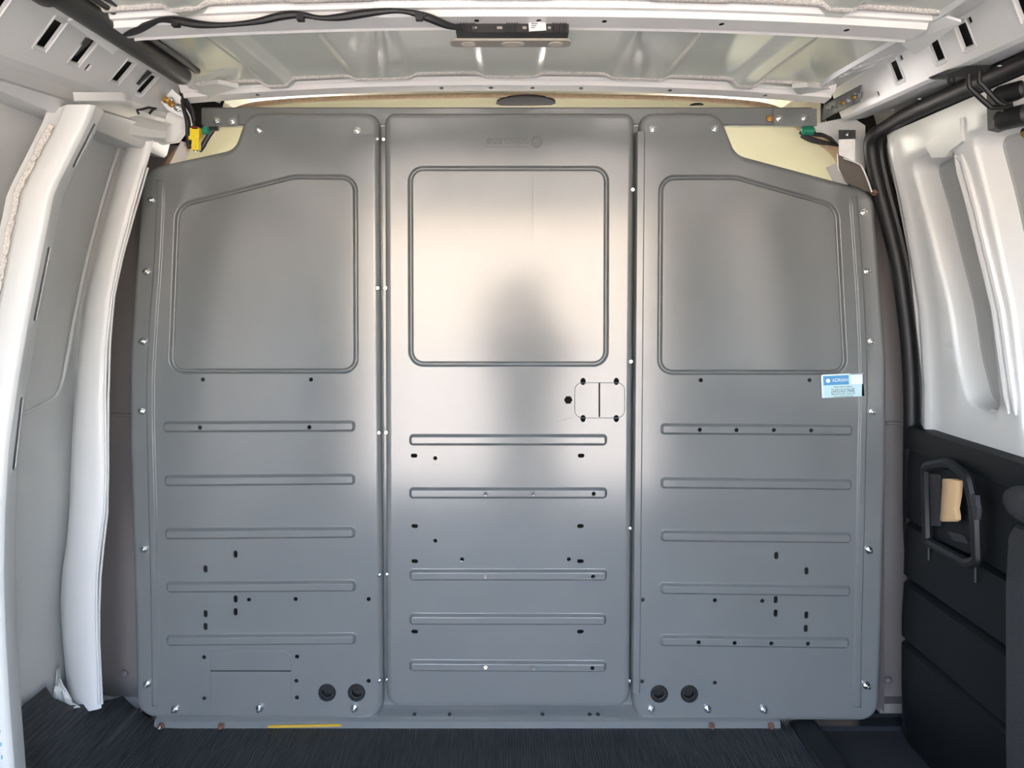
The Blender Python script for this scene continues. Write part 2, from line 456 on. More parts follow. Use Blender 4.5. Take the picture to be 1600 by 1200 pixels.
MB().loft([[Vector((x, yd(d)-.02*(abs(x)/.62)**3, 1.366+hcrown(x)-.002)) for d in (1.592, 1.622)] for x in np.linspace(-.65, .65, 25)]).build('header_hole_shade', 'dark', hdr)  # same for the header: shade in its holes given by a dark sheet
b = MB(); rows = []; rnd = random.Random(3)
for i in range(161):
    x = -.62+1.24*i/160
    dd = 1.545+wavy(x, .008)+rnd.uniform(-.001, .001)
    zi = 1.366+hcrown(x)+.010; zo = roofz(x, dd)
    yo = -.02*(abs(x)/.62)**3
    rows.append([Vector((x, yd(1.566)+yo, zi)), Vector((x, yd(1.562)+yo, zi*.6+zo*.4-.004)), Vector((x, yd(dd+.003)+yo, zo-.004)), Vector((x, yd(dd)+yo, zo+.002))])
b.loft(rows); b.build('sealant_bead', 'foam', hdr, sharp=2)

# ------------------------------------------------------------------ roof side rails with slots
def slot_loop(d, t, wd, ht, lean=0.):
    return [Vector((q.x+(q.y-t)*lean, q.y)) for q in capsule2(d, t, wd, ht, 5)]
def rail(side, name, label, upper, lower, slots, squares, d0, d1):
    def f(d, t):
        a, c = upper(d), lower(d); return Vector((side*(a[0]+(c[0]-a[0])*t), yd(d), a[1]+(c[1]-a[1])*t))
    n = 24; dl = [d0+(d1-d0)*i/n for i in range(n+1)]
    outl = ccw([Vector((d, 0)) for d in dl]+[Vector((d, 1)) for d in dl[::-1]])
    hl = [slot_loop(d, t, .024, .60, .0) for d, t in slots]+[slot_loop(d, t, .011, .17) for d, t in squares]
    root = empty(name, (side*.70, yd(1.35), 1.25)); tag(root, label, 'roof rail')
    th = Vector((side*.0025, 0, .0035))
    sheet_object('slotted_face', outl, hl, f, 'white', root, thick=lambda d, t: th)
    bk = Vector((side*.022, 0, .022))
    MB().loft([[f(d, -.1)+bk, f(d, 1.1)+bk] for d in dl]).build('slot_shade_strip', 'dark', root)  # dark strip so the slots look shaded; the cavity holds no such part
    # pressed lips around the slots
    for d, t in slots:
        lp = [f(q.x, q.y) for q in slot_loop(d, t, .032, .74)]
        MB().tube(lp, .0022, 6, closed=True).build('slot_lip', 'white', root)
    return root, f
rl_up = lambda d: (.672, 1.335+.021*(max(d, .9)-1.12)/.47)
rl_lo = lambda d: (.720, 1.265+.039*(d-1.089)/.473)
rail_l, frl = rail(-1, 'roof_side_rail', 'white slotted roof side rail beneath the dark grey tube', rl_up, rl_lo, [(1.154, .32), (1.246, .34), (1.378, .38), (1.473, .42), (1.03, .3)], [(1.285, .62)], .2, 1.66)
rr_up = lambda d: (.700, 1.352+.008*(d-1.29)/.26)
rr_lo = lambda d: (.722, 1.286+.020*(d-1.07)/.55)
rail_r, frr = rail(1, 'roof_side_rail', 'white slotted roof side rail above the black door hinge', rr_up, rr_lo, [(1.40, .40), (1.268, .40), (1.19, .40), (1.053, .40)], [(1.487, .78), (1.372, .12), (1.168, .12)], .2, 1.66)
# lower cant rail, left: inward panel above the pillars, then its underside
b = MB(); rows = []
dl = [1.66, 1.6, 1.5, 1.4, 1.3, 1.2, 1.1, .9, .5, -.2, -.44]
for d in dl:
    x0, z0 = rl_lo(max(d, .6))
    rows.append([Vector((-x, yd(d), z)) for x, z in ((x0-.003, z0+.012), (x0, z0), (x0+.010, z0-.010), (x0+.012, z0-.030), (x0+.004, z0-.036), (x0+.016, 1.228), (x0+.022, 1.222), (x0+.12, 1.235))])
b.loft(rows); b.build('lower_flange', 'white2', rail_l)
for u, v in ((10, 121), (38, 128), (82, 145), (101, 153)):   # spot-weld dimples
    d = .765*FP/(CU-u); p = P(u, v, d)
    MB().lathe([(.0045, 0), (.004, .0012), (.0015, .0018), (.0002, .0018)], p+Vector((.003, 0, 0)), (1, 0, 0), 10).build('spot_weld', 'white', rail_l)
b = MB(); rows = []
for d in dl:
    x0, z0 = rr_lo(max(d, .6))
    rows.append([Vector((x, yd(d), z)) for x, z in ((x0-.003, z0+.010), (x0, z0), (x0+.006, z0-.005), (x0+.03, z0-.003), (x0+.052, z0+.001), (x0+.056, z0+.006), (x0+.12, z0+.012))])
b.loft(rows); b.build('lower_flange', 'white2', rail_r)
for u, v in ((1437, 136), (1395, 166), (1562, 93)):
    d = .77*FP/(u-CU); p = P(u, v, d)
    MB().lathe([(.0035, 0), (.003, .001), (.0002, .0015)], Vector((.77, yd(d), rr_lo(d)[1]-.008)), (0, 0, -1), 10).build('spot_weld', 'white', rail_r)
# upper inner flanges up to the roof edge
for side, up, root, x in ((-1, rl_up, rail_l, .60), (1, rr_up, rail_r, .60)):
    b = MB(); rows = []
    for d in dl:
        x0, z0 = up(d)
        rows.append([Vector((side*xx, yd(d), zz)) for xx, zz in ((x0+.002, z0-.002), (x0-.003, z0+.003), (x0-.012, z0+.002), (x0*.5+.31, (z0+roofz(.62, d))*.5-.004), (.622, roofz(.62, d)-.007), (.615, roofz(.62, d)+.004))])
    b.loft(rows); b.build('upper_flange', 'white', root)
    for k, d in enumerate((1.46, 1.44, 1.40, 1.38) if side > 0 else (1.47, 1.45, 1.30, 1.28)):
        x0, z0 = up(d); p0 = Vector((side*(x0-.004), yd(d), z0+.004)); p1 = Vector((side*(.63), yd(d), roofz(.62, d)-.006))
        MB().tube([p0, p1], .0025, 6).build('flange_crimp', 'white', root)
#@@LEFT
# ------------------------------------------------------------------ cab beyond the partition
cab = MB()
cab.box((0, 1.07, -.1), (1.95, 1.7, .06))                    # cab floor
cab.box((-.97, 1.15, .30), (.05, 1.6, .9)); cab.box((.97, 1.15, .30), (.05, 1.6, .9))
for sx_ in (-1, 1): cab.box((sx_*.84, .78, 1.40), (.16, 1.24, .12)); cab.box((sx_*.80, .24, 1.30), (.10, .10, .3))  # unseen side beams, added to stop sky showing at the top corners
cab.box((0, 1.75, .40), (1.95, .5, .95))                    # dash
cab_o = cab.build('cab_shell', 'trim'); tag(cab_o, kind='structure'); cab_o.name = 'wall_front'
for sx_ in (-.45, .45):
    b = MB(); b.box((sx_, .32, .50), (.72, .16, 1.0)); b.box((sx_, .6, .25), (.55, .6, .3)); b.build('added_seat_block', 'dark', cab_o)  # unseen seats, added to block the sunlit dash behind the panel holes
# headliner arch: tan raw rear edge, cream skin running forward
arch = [(-.80, 1.02), (-.785, 1.16), (-.75, 1.235), (-.70, 1.272), (-.655, 1.305), (-.60, 1.338), (-.52, 1.352), (-.35, 1.361), (0, 1.3665), (.35, 1.361), (.52, 1.352), (.60, 1.338), (.655, 1.305), (.70, 1.272), (.75, 1.235), (.785, 1.16), (.80, 1.02)]
A = smooth_path([Vector((x, 0, z)) for x, z in arch], 5)
hd = empty('headliner', (0, .5, 1.0)); tag(hd, 'cream cab headliner with a raw tan rear edge showing above the partition', 'headliner')
b = MB(); rows = []
for d, kx, dz in ((1.73, .985, .008), (1.75, .972, .0), (1.80, .955, -.006), (1.9, .93, .006), (2.1, .90, .02), (2.4, .86, .03), (2.75, .80, .02)):
    rows.append([Vector((p.x*kx, yd(d), min(p.z, 1.40)+dz*(1 if p.z > 1.2 else 0))) for p in A])
b.loft(rows); b.build('cream_skin', 'cream', hd, sharp=2)
b = MB(); rows = []
for dx, dd, dz in ((1.0, 1.715, .010), (1.0, 1.71, .002), (.988, 1.712, .001), (.975, 1.73, .003), (.975, 1.735, .008)):
    rows.append([Vector((p.x*dx, yd(dd), p.z+dz)) for p in A])
b.loft(rows); b.build('raw_edge', 'tan', hd, sharp=2)
for u, v, w in ((514, 162, 34), (822, 162, 95), (1090, 166, 34)):   # visor clips and the mirror base under the headliner
    p = P(u, v, 1.75); rr = w/2/FP*1.75
    MB().lathe([(rr, -.003), (rr, .0012), (rr*.85, .0024), (rr*.01, .0026)], p+Vector((0, .015, .004)), (0, 0, -1), 20).build('visor_clip', 'dark', hd)
# plastic pillar covers either side of the partition
def cover(name, label, pts, d, sidex):
    b = MB(); rows = []
    for ul, ur, v in pts:
        a = P(ul, v, d); c = P(ur, v, d)
        ia = Vector((0, -.058, 0)) if sidex > 0 else Vector((0, .05, 0)); ic = Vector((0, -.058, 0)) if sidex < 0 else Vector((0, .05, 0))
        rows.append([a+ia, a, a*.7+c*.3+Vector((0, -.008, 0)), a*.3+c*.7+Vector((0, -.008, 0)), c, c+ic])
    b.loft(rows); o = b.build(name, 'trim'); tag(o, label, 'pillar cover'); return o
cl = cover('pillar_cover', 'taupe plastic pillar cover left of the partition', [(232, 300, 228), (215, 270, 290), (185, 250, 400), (165, 240, 520), (158, 236, 640), (156, 236, 760), (156, 236, 900), (156, 236, 1000), (158, 238, 1094)], 1.74, -1)
cr = cover('pillar_cover', 'taupe plastic pillar cover right of the partition', [(1290, 1345, 262), (1330, 1390, 340), (1350, 1415, 420), (1360, 1430, 520), (1362, 1436, 640), (1362, 1436, 760), (1362, 1440, 900), (1362, 1436, 1000), (1362, 1424, 1092)], 1.74, 1)
for par, u0, u1, v in ((cl, 168, 206, 648), (cr, 1385, 1422, 661)):
    MB().tube([P(u0, v, 1.725), P(u1, v+1, 1.725)], .0035, 8).build('cover_joint', 'trim', par)
for par, u, v in ((cl, 195, 1052), (cr, 1387, 1063)):
    MB().lathe([(.008, 0), (.007, .004), (.003, .006), (.0003, .0062)], P(u, v, 1.727), n=14).build('push_pin', 'trim', par)
b = MB(); b.box(P(190, 1100, 1.72)+Vector((0, .02, 0)), (.12, .04, .02)); b.build('foot', 'white', cl)
b = MB(); b.box(P(1400, 1100, 1.72)+Vector((0, .0, 0)), (.09, .04, .022)); b.build('foot', 'trim', cr)

# ------------------------------------------------------------------ partition panels
SC = D0/FP
def px2(u, v): return ((u-CU)*SC, ZC+(CV-v)*SC)
def poly_px(pts, seg=8): return ccw(rpoly([(*px2(u, v), r*SC) for u, v, r in pts], seg))
def make_panel(name, label, outline, grooves, ribs, beads, holes, hexes, y0=0.):
    S = Sheet()
    def add(loop, offs):   # offs: (offset outward px, h metres, slope dh/d(outward))
        nn = normals2(loop)
        for o, h, s in offs:
            S.loop([p+n*k*o*SC for p, (n, k) in zip(loop, nn)], [(h, n*(-s)) for n, k in nn])
    out = densify(poly_px(outline, 10), .05)
    nn = normals2(out)
    W, Dp = 10., .018; K = 7
    for i in range(K):
        th = PI/2*i/(K-1)
        o = -W*(1-math.cos(th)); h = -Dp*(1-math.sin(th))
        S.loop([p+n*k*o*SC for p, (n, k) in zip(out, nn)], [(h, ('n', n*math.cos(th), math.sin(th))) for n, k in nn])
    S.outline = out
    for g in grooves:
        L = poly_px(g, 8); L = densify(L, .06); w = 4.8; dp = .0080
        add(L, [(o*w, -dp*.5*(1+math.cos(PI*o)), dp*.5*PI/(w*SC)*math.sin(PI*o)) for o in (-1, -.75, -.5, -.25, 0, .25, .5, .75, 1)])
    def raised(L, w, hp, n=6):
        offs = []
        for i in range(n+1):
            t = i/n; offs.append((-w*t, hp*.5*(1-math.cos(PI*t)), -hp*.5*PI/(w*SC)*math.sin(PI*t)))
        add(L, offs)
    for r in ribs:
        x0, x1, yl, yr, hh = r
        raised(densify(poly_px([(x0, yl-hh, 7), (x1, yr-hh, 7), (x1, yr+hh, 7), (x0, yl+hh, 7)], 6), .06), 5.4, .0088)
    for bd in beads:
        q = [Vector((u, v, 0)) for u, v in bd]; q = smooth_path(q, 4)
        Lp = [(p.x-7.0, p.y) for p in q]+[(p.x+7.0, p.y) for p in q[::-1]]
        raised(ccw([Vector(px2(*p)) for p in Lp]), 3.6, .0034, 5)
    hp = {'f': 0., 'r': .0088}
    for kind, u, v, w, h, lv in holes:
        x, z = px2(u, v)
        L = circle2(x, z, w/2*SC, 12, h/2*SC) if kind == 'o' else (capsule2(x, z, w*SC, h*SC, 4) if kind == 's' else circle2(x, z, w/2*SC, 6))
        L = ccw(L); S.holes.append(L); S.loop(L, [(hp[lv], Vector((0, 0)))]*len(L))
    v, att, F = S.tri()
    V = []; N = []
    for p, a in zip(v, att):
        if a is None: a = (0., Vector((0, 0)))
        h, n = a
        V.append(Vector((p.x, y0-h, p.y)))
        if isinstance(n, tuple): N.append(Vector((n[1].x, -n[2], n[1].y)).normalized())
        else: N.append(Vector((n.x, -1, n.y)).normalized())
    # flange going back from the rim
    k = len(V); n = len(out)
    for q, (m_, kk) in zip(out, nn): V.append(Vector((q.x, y0+Dp, q.y))); N.append(Vector((m_.x, 0, m_.y)))
    for q, (m_, kk) in zip(out, nn): V.append(Vector((q.x, y0+.028, q.y))); N.append(Vector((m_.x, 0, m_.y)))
    F = list(F)+[(k+i, k+(i+1) % n, k+n+(i+1) % n, k+n+i) for i in range(n)]
    for (kind, u, vv, w, h, lv), L in zip(holes, S.holes):
        k = len(V); n = len(L); n2 = normals2(L)
        for q, (m_, kk) in zip(L, n2): V.append(Vector((q.x, y0-hp[lv], q.y))); N.append(Vector((-m_.x, 0, -m_.y)))
        for q, (m_, kk) in zip(L, n2): V.append(Vector((q.x, y0-hp[lv]+.0025, q.y))); N.append(Vector((-m_.x, 0, -m_.y)))
        F += [(k+i, k+(i+1) % n, k+n+(i+1) % n, k+n+i) for i in range(n)]
    # orient every face towards its vertex normals
    FF = []
    for f in F:
        a, b_, c = V[f[0]], V[f[1]], V[f[2]]
        g = (b_-a).cross(c-a); FF.append(f if g.dot(N[f[0]]+N[f[1]]+N[f[2]]) >= 0 else tuple(reversed(f)))
    xs_ = [p.x for p in V]; zs_ = [p.z for p in V]
    root = empty(name, ((min(xs_)+max(xs_))/2, y0, min(zs_))); tag(root, label, 'partition panel', 'steel partition panels')
    mk('sheet', V, FF, 'panel', root, recalc=False, normals=N)
    return root
def bolts_px(root, lst, me=None, y=0.): 
    for u, v in lst:
        x, z = px2(u, v); put_bolt((x, y-.002, z), root, me)
def grommets(root, lst):
    for u, v in lst:
        x, z = px2(u, v)
        MB().lathe([(.0120, .004), (.0125, -.004), (.0122, .001), (.0130, .0035), (.0165, .0035), (.0187, .0015), (.0190, -.0012)][1:], (x, 0, z), n=28).lathe([(.0125, -.004), (.0120, .0155*-1), (.0002, -.0155)], (x, 0, z), n=28).build('grommet', 'rubber', root)
R6 = lambda L, lv='f': [('o', u, v, 6.6, 6.6, lv) for u, v in L]
VS = lambda L: [('s', u, v, 6.4, 11.5, 'f') for u, v in L]
HS = lambda L: [('s', u, v, 10.5, 6.2, 'f') for u, v in L]
# left panel
pl = make_panel('partition_panel', 'grey steel partition panel with a slit knockout at lower left, beside the yellow connector',
    [(592, 175, 22), (598, 1127, 30), (211, 1124, 32), (206, 900, 300), (200, 700, 300), (200, 560, 300), (220, 263, 34), (364, 232, 26), (384, 175, 32)],
    [[(555, 277, 22), (556, 580, 20), (267, 580, 20), (277, 322, 28), (460, 276, 60)]],
    [(255, 556, 667, 665.5, 9.5), (257, 556, 751, 748.5, 9.5), (258, 556, 834, 831.5, 9.5), (260, 557, 917, 915, 9.5), (260, 557, 1000, 997.5, 9.5)],
    [[(252, 280), (247, 400), (240, 500), (235, 600), (236, 700), (240, 850), (243, 1000), (244, 1104)]],
    R6([(317, 593), (486, 593), (389, 937), (462, 936), (576, 936), (319, 1027), (464, 1026), (463, 1064), (464, 1090), (319, 1091), (576, 1064)])
    + R6([(315, 667), (485, 666.5)], 'r')
    + VS([(368, 866), (321, 889), (368, 936), (368, 956), (321, 959), (321, 979)])
    + [('s', 392, 1048.5, 126, 2.0, 'f'), ('o', 511, 1082, 17.5, 17.5, 'f'), ('o', 557, 1082, 17.5, 17.5, 'f')], [])
bolts_px(pl, [(404, 203), (558, 204), (237, 313), (230, 424), (224, 533), (222, 642), (226, 857), (230, 1068), (274, 1107), (406, 1106), (554, 1106)])
grommets(pl, [(511, 1082), (557, 1082)])
bolts_px(pl, [(589, 217), (590, 450), (592, 676), (593, 898), (593, 1063)], SBOLT, .001)
# centre panel
pc = make_panel('partition_panel', 'grey steel centre partition panel with embossed mark and latch cutout',
    [(600, 175, 16), (992, 175, 16), (985, 1108, 24), (603, 1108, 24)],
    [[(641, 263, 20), (948, 263, 20), (947, 569, 20), (642, 569, 20)]],
    [(639, 949, 687, 687, 9.5), (639, 949, 770, 770, 9.5), (639, 949, 898, 898, 9.5), (639, 948, 967, 967.5, 9.5), (639, 948, 1039.5, 1041, 9.5)],
    [],
    R6([(680, 716), (680, 845), (722, 874), (889, 874)]) + R6([(759, 770), (833, 770), (927, 770), (759, 898), (926, 899), (759, 1040), (833, 1040.5), (925, 1041)], 'r')
    + HS([(647, 712), (908, 712), (648, 822), (907, 822), (648, 877), (907, 877), (648, 987), (907, 987)])
    + [('o', 911, 596, 8.5, 11.5, 'f'), ('o', 963, 596, 8.5, 11.5, 'f'), ('o', 911, 654, 8.5, 11.5, 'f'), ('o', 963, 654, 8.5, 11.5, 'f'),
       ('h', 888, 625, 13.5, 13.5, 'f'), ('s', 936.5, 625, 2.4, 54, 'f')], [])
bolts_px(pc, [(599, 217), (602, 450), (603, 676), (604, 898), (604, 1063), (989, 296), (986, 565), (985, 826), (984, 1065)], SBOLT, .004)
# right panel
pr = make_panel('partition_panel', 'grey steel partition panel with a pale blue sticker near the black door trim',
    [(1000, 175, 22), (1126, 175, 34), (1152, 240, 30), (1368, 298, 36), (1388, 560, 300), (1387, 720, 300), (1380, 1000, 300), (1375, 1130, 32), (989, 1127, 28)],
    [[(1033, 277, 22), (1150, 277, 60), (1307, 322, 28), (1321, 582, 20), (1031, 582, 20)]],
    [(1031, 1332, 670, 672, 9.5), (1031, 1331, 754, 757, 9.5), (1031, 1330, 837, 840, 9.5), (1030, 1329, 919, 923, 9.5), (1030, 1327, 1000, 1004, 9.5)],
    [[(1333, 306), (1340, 400), (1346, 500), (1349, 600), (1347, 700), (1344, 850), (1340, 1000), (1339, 1106)]],
    R6([(1095, 594), (1265, 594), (1004, 937), (1117, 938), (1191, 939), (1003, 1065), (1117, 1067)])
    + R6([(1092, 670.5), (1149, 671), (1207, 671), (1265, 671.5), (1090, 1001), (1146, 1002), (1203, 1002.5), (1260, 1003)], 'r')
    + VS([(1213, 868), (1260, 892), (1212, 937), (1212, 958), (1260, 961), (1259, 982)])
    + [('o', 1030, 1084, 17.5, 17.5, 'f'), ('o', 1077, 1084, 17.5, 17.5, 'f')], [])
bolts_px(pr, [(1020, 202), (1117, 201), (1349, 332), (1354, 424), (1360, 534), (1362, 643), (1357, 859), (1353, 1070), (1017, 1107), (1105, 1107), (1193, 1108)])
grommets(pr, [(1030, 1084), (1077, 1084)])
# lapped joint strip on the right panel
b = MB(); rows = []
for v in (206, 400, 600, 800, 1000, 1082):
    t = (v-206)/876; u0 = 995-7.*t; u1 = 1008-8*t
    rows.append([Vector((px2(u, v)[0], y, px2(u, v)[1])) for u, y in ((u0-1, .02), (u0, .0), (u0+1.5, -.0035), (u1-2, -.0035), (u1, -.001), (u1, .001))])
b.loft(rows); b.build('joint_strip', 'panel', pr)
# knock-out outlines: scored lines
def score(root, pts, r=.0005, name='scored_line', closed=False):
    MB().tube([Vector((*[px2(u, v)[0]], -.0002, px2(u, v)[1])) for u, v in pts], r, 6, closed=closed).build(name, 'panel', root)
score(pl, [(329, 1096), (329, 1017), (446, 1017), (455, 1026), (455, 1096)])
score(pc, [(832, 272), (832, 378)], .0003, 'scratch')
score(pc, [(868, 660), (893, 652)], .0003, 'scratch')
kq = rpoly([(898, 598, 12), (976, 598, 12), (976, 653, 12), (898, 653, 12)], 6)
score(pc, [(q.x, q.y) for q in kq], .0008, closed=True)

# text -> mesh helper
def text_mesh(name, body, size, m, parent, pos, extrude=.0004, mirror=False, rotz=0., width=None, bevel=0.):
    cu = bpy.data.curves.new(name, 'FONT'); cu.body = body; cu.size = size; cu.extrude = extrude; cu.bevel_depth = bevel; cu.bevel_resolution = 1; cu.align_x = 'CENTER'; cu.align_y = 'CENTER'
    to = bpy.data.objects.new(name, cu); COL.objects.link(to)
    dg = bpy.context.evaluated_depsgraph_get(); me = bpy.data.meshes.new_from_object(to.evaluated_get(dg))
    bpy.data.objects.remove(to)
    xs_ = [v.co.x for v in me.vertices]; w = max(xs_)-min(xs_)
    k = (width/w if width else 1)
    c, s = math.cos(rotz), math.sin(rotz); base = Vector(pos)-worldloc(parent)
    for v in me.vertices:
        x, y, z = v.co.x*k*(-1 if mirror else 1), v.co.y, v.co.z
        x, y = x*c-y*s, x*s+y*c
        v.co = base+Vector((x, -z, y))
    me.materials.clear(); me.materials.append(M[m])
    if mirror: me.flip_normals()
    o = bpy.data.objects.new(name, me); COL.objects.link(o); o.parent = parent; return o
# embossed maker's mark (pressed from the other side, so it reads mirrored)
ex, ez = px2(791, 222)
text_mesh('embossed_lettering', 'ADRIAN STEEL', .0125, 'panel', pc, (ex, 0, ez), .0012, mirror=True, width=66*SC, bevel=.0006)
for v in (216.0, 229.0):
    b = MB(); x0, z0 = px2(757, v); x1, _ = px2(825, v); b.box(((x0+x1)/2, -.0004, z0), (x1-x0, .004, .0016)); b.build('embossed_bar', 'panel', pc)
cx, cz = px2(838, 222)
MB().tube([Vector((cx+.0105*math.cos(a*PI/12), -.0003, cz+.0115*math.sin(a*PI/12))) for a in range(24)], .0017, 6, closed=True).build('embossed_ring', 'panel', pc)
MB().tube(smooth_path([Vector((cx+x, -.0003, cz+z)) for x, z in ((-.006, .004), (-.001, .007), (.005, .003), (.001, -.001), (-.005, -.002), (-.002, -.007), (.004, -.006), (.005, -.001))], 4), .0015, 6).build('embossed_emblem', 'panel', pc)

# sticker
st = empty('sticker_origin', (0, 0, 0)); bpy.data.objects.remove(st)
sx, sz = px2(1315.5, 602); ang = .045
stick = MB(); Rm = Matrix.Rotation(-ang, 3, 'Y')
def stv(x, z, y): return Vector((sx, -.0034+y, sz)) + Matrix.Rotation(-ang, 3, 'Y') @ Vector((x, 0, z))
def stq(x0, x1, z0, z1, y, name, m, parent, th=.0003):
    b = MB(); b.prism([stv(x0, z0, y), stv(x1, z0, y), stv(x1, z1, y), stv(x0, z1, y)], (0, th, 0)); return b.build(name, m, parent)
w2, h2 = 33*SC, 18.2*SC
stb = stq(-w2, w2, -h2, h2, 0, 'sticker', 'cyan', None, .0006)
tag(stb, 'pale blue and white maker sticker on the right partition panel', 'sticker')
stq(-w2, w2, h2*.92, h2, -.0003, 'white_border', 'stickerw', stb); stq(-w2, -w2*.93, -h2, h2, -.0003, 'white_border', 'stickerw', stb)
stq(-w2*.9, w2*.30, h2*.08, h2*.86, -.0003, 'blue_field', 'blue', stb)
stq(w2*.38, w2*.96, h2*.06, h2*.98, -.0003, 'blank_field', 'stickerw', stb)
c0 = stv(-w2*.68, h2*.46, -.0004)
MB().lathe([(.0046, -.0002), (.0046, .0003), (.0002, .0003)], c0, n=18).build('emblem', 'stickerw', stb)
text_mesh('sticker_lettering', 'ADRIAN', .0105, 'stickerw', stb, stv(-w2*.10, h2*.46, -.0005), .0001, rotz=ang, width=25*SC)
for k, (t, wd, sz_) in enumerate((('Adrian Steel Company', 36, .0048), ('For parts and service call', 44, .0048), ('(443)762-7900', 45, .0072), ('906 James Street, Adrian, MI', 46, .0046), ('www.adriansteel.com', 38, .0044))):
    text_mesh('sticker_lettering', t, sz_, 'ink', stb, stv(0, h2*(-.10-.205*k), -.0005), .0001, rotz=ang, width=wd*SC*.8)

# upper cross bar with end angles
bar = empty('cross_bar', (0, .03, 1.29)); tag(bar, 'long grey steel cross bar bolted behind the top of the partition', 'cross bar')
b = MB(); rows = []
for u in (316, 500, 793, 1100, 1268):
    rows.append([P(u, 0, 1.685)*0+Vector(((u-CU)/FP*1.685, y, z)) for y, z in ((.05, 1.336), (.034, 1.337), (.031, 1.334), (.031, 1.300), (.034, 1.297), (.05, 1.297))])
b.loft(rows); b.build('bar', 'panel', bar)
for ul, ur, vt, vb in ((320, 372, 178, 198), (1208, 1276, 170, 197)):
    a = P(ul, vt, 1.676); c = P(ur, vb, 1.676)
    b = MB(); b.box((a+c)/2, (abs(c.x-a.x), .004, abs(c.z-a.z))); b.build('end_plate', 'panel', bar)
for u, v, me in ((338, 188, BOLT), (363, 189, BOLT), (1218, 185, BOLT), (1257, 184, BOLT), (1203, 185, BBOLT)):
    put_bolt(P(u, v, 1.672), bar, me)
# perforated angle reaching back along the right rail
a0, a1 = P(1288, 175, 1.665), P(1346, 146, 1.52)
dv = (a1-a0); L_ = dv.length; dn = dv.normalized(); up = Vector((.15, 0, 1)).normalized(); up = (up-dn*up.dot(dn)).normalized()
outl = [Vector(q) for q in ((0, -.017), (L_, -.017), (L_, .017), (0, .017))]
hl = [ccw(capsule2(x, y, .006, .012, 4)) for x, y in ((.018, -.004), (.036, -.002), (.054, .0))]
nrm = dn.cross(up)
sheet_object('perforated_angle', outl, hl, lambda x, y: a0+dn*x+up*y, 'panel', bar, thick=lambda x, y: nrm*.003)
for f, me in ((.52, BBOLT), (.64, BOLT), (.82, BBOLT), (.93, BOLT)):
    o = put_bolt(a0+dn*(L_*f)+nrm*-.004, bar, me); o.rotation_euler = Vector((0, -1, 0)).rotation_difference(nrm if nrm.y < 0 else -nrm).to_euler()
# base channel on the floor
bc = empty('base_channel', (0, 0, 0)); tag(bc, 'grey steel base channel fixing the partition to the black mat', 'base channel')
b = MB(); rows = []
for u in (244, 400, 600, 793, 1000, 1217):
    x = (u-CU)*SC
    rows.append([Vector((x, y, z)) for y, z in ((.034, .06), (.030, .030), (.022, .022), (-.006, .0155), (-.009, .013), (-.010, .0)) ])
b.loft(rows); b.build('channel', 'panel', bc)
for u, v in ((250, 1131), (344, 1130), (1113, 1134), (1206, 1135)):
    p = P(u, v-2, 1.63); put_bolt((p.x, -.016, .008), bc, RBOLT); put_bolt((p.x, -.021, .0075), bc, SBOLT)
for u, v in ((647, 1112), (702, 1112), (848, 1113), (922, 1113), (935, 1113)):
    x = (u-CU)*SC; MB().lathe([(.004, -.001), (.004, .0008), (.0002, .0009)], (x, .008, .0205), (0, -.25, 1), 10).build('rivet', 'tube', bc)
b = MB(); x0, x1 = (421-CU)*SC, (535-CU)*SC
b.prism([(x0, -.012, .002), (x1, -.012, .005), (x1, -.012, .010), (x0, -.012, .007)], (0, .002, 0)); b.build('marker_tape', 'tape', bc)
#@@SIDES
# seam posts behind the gaps between panels
for nm, u, lab in (('seam_post', 597, 'narrow dark steel post in the seam left of the centre panel'), ('seam_post', 994, 'narrow dark steel post in the seam right of the centre panel')):
    x = (u-CU)*SC; b = MB()
    for xo in (0,):
        b.loft([[Vector((x+dx, y, z)) for dx, y in ((-.026, .029), (-.024, .031), (0, .0305), (.024, .031), (.026, .029))] for z in (.035, .4, .8, 1.2, 1.296)])
    o = b.build(nm, 'panel'); tag(o, lab, 'post', 'posts between partition panels')

# ================================================================== LEFT SIDE
# dark sheets added to stop sky leaks between skin and pillar cover
def fill(name, pts, m, parent, th=(0, .006, 0)):
    return MB().prism(pts, th).build(name, m, parent)
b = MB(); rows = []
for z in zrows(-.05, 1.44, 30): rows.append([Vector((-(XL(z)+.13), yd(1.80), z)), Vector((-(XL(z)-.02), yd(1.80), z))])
b.loft(rows); b.build('leak_screen', 'dark', wl)
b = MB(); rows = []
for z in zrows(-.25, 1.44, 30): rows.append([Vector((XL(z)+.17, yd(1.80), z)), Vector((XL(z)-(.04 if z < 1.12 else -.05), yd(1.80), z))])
b.loft(rows); b.build('leak_screen', 'dark', wr)

# door pillar (rear-facing pressed panel next to the partition)
PLx = [(205, 243, 205), (190, 232, 245), (166, 206, 330), (149, 189, 395), (134, 176, 460), (122, 168, 540), (114, 164, 620), (110, 164.5, 680), (108, 166, 740), (106, 165, 800), (101, 158, 850), (94, 152, 900), (92, 150, 950), (95, 151, 1000), (101, 155, 1060), (108, 157, 1108)]
b = MB(); rows = []
vv = [q[2] for q in PLx]
for v in np.linspace(205, 1108, 46):
    ul = interp(v, vv, [q[0] for q in PLx]); ur = interp(v, vv, [q[1] for q in PLx])
    a, c = P(ul, v, 1.575), P(ur, v, 1.56)
    row = [a+Vector((-.01, .09, 0)), a+Vector((-.003, .03, 0)), a+Vector((0, .006, 0)), a+Vector((.003, 0, 0))]
    for t in (.25, .5, .75): row.append(a.lerp(c, t)+Vector((0, -.010*math.sin(PI*t), 0)))
    row += [c+Vector((-.004, 0, 0)), c+Vector((0, .004, 0)), c+Vector((-.03, .03, 0)), c+Vector((-.10, .06, 0))]
    rows.append(row)
b.loft(rows)
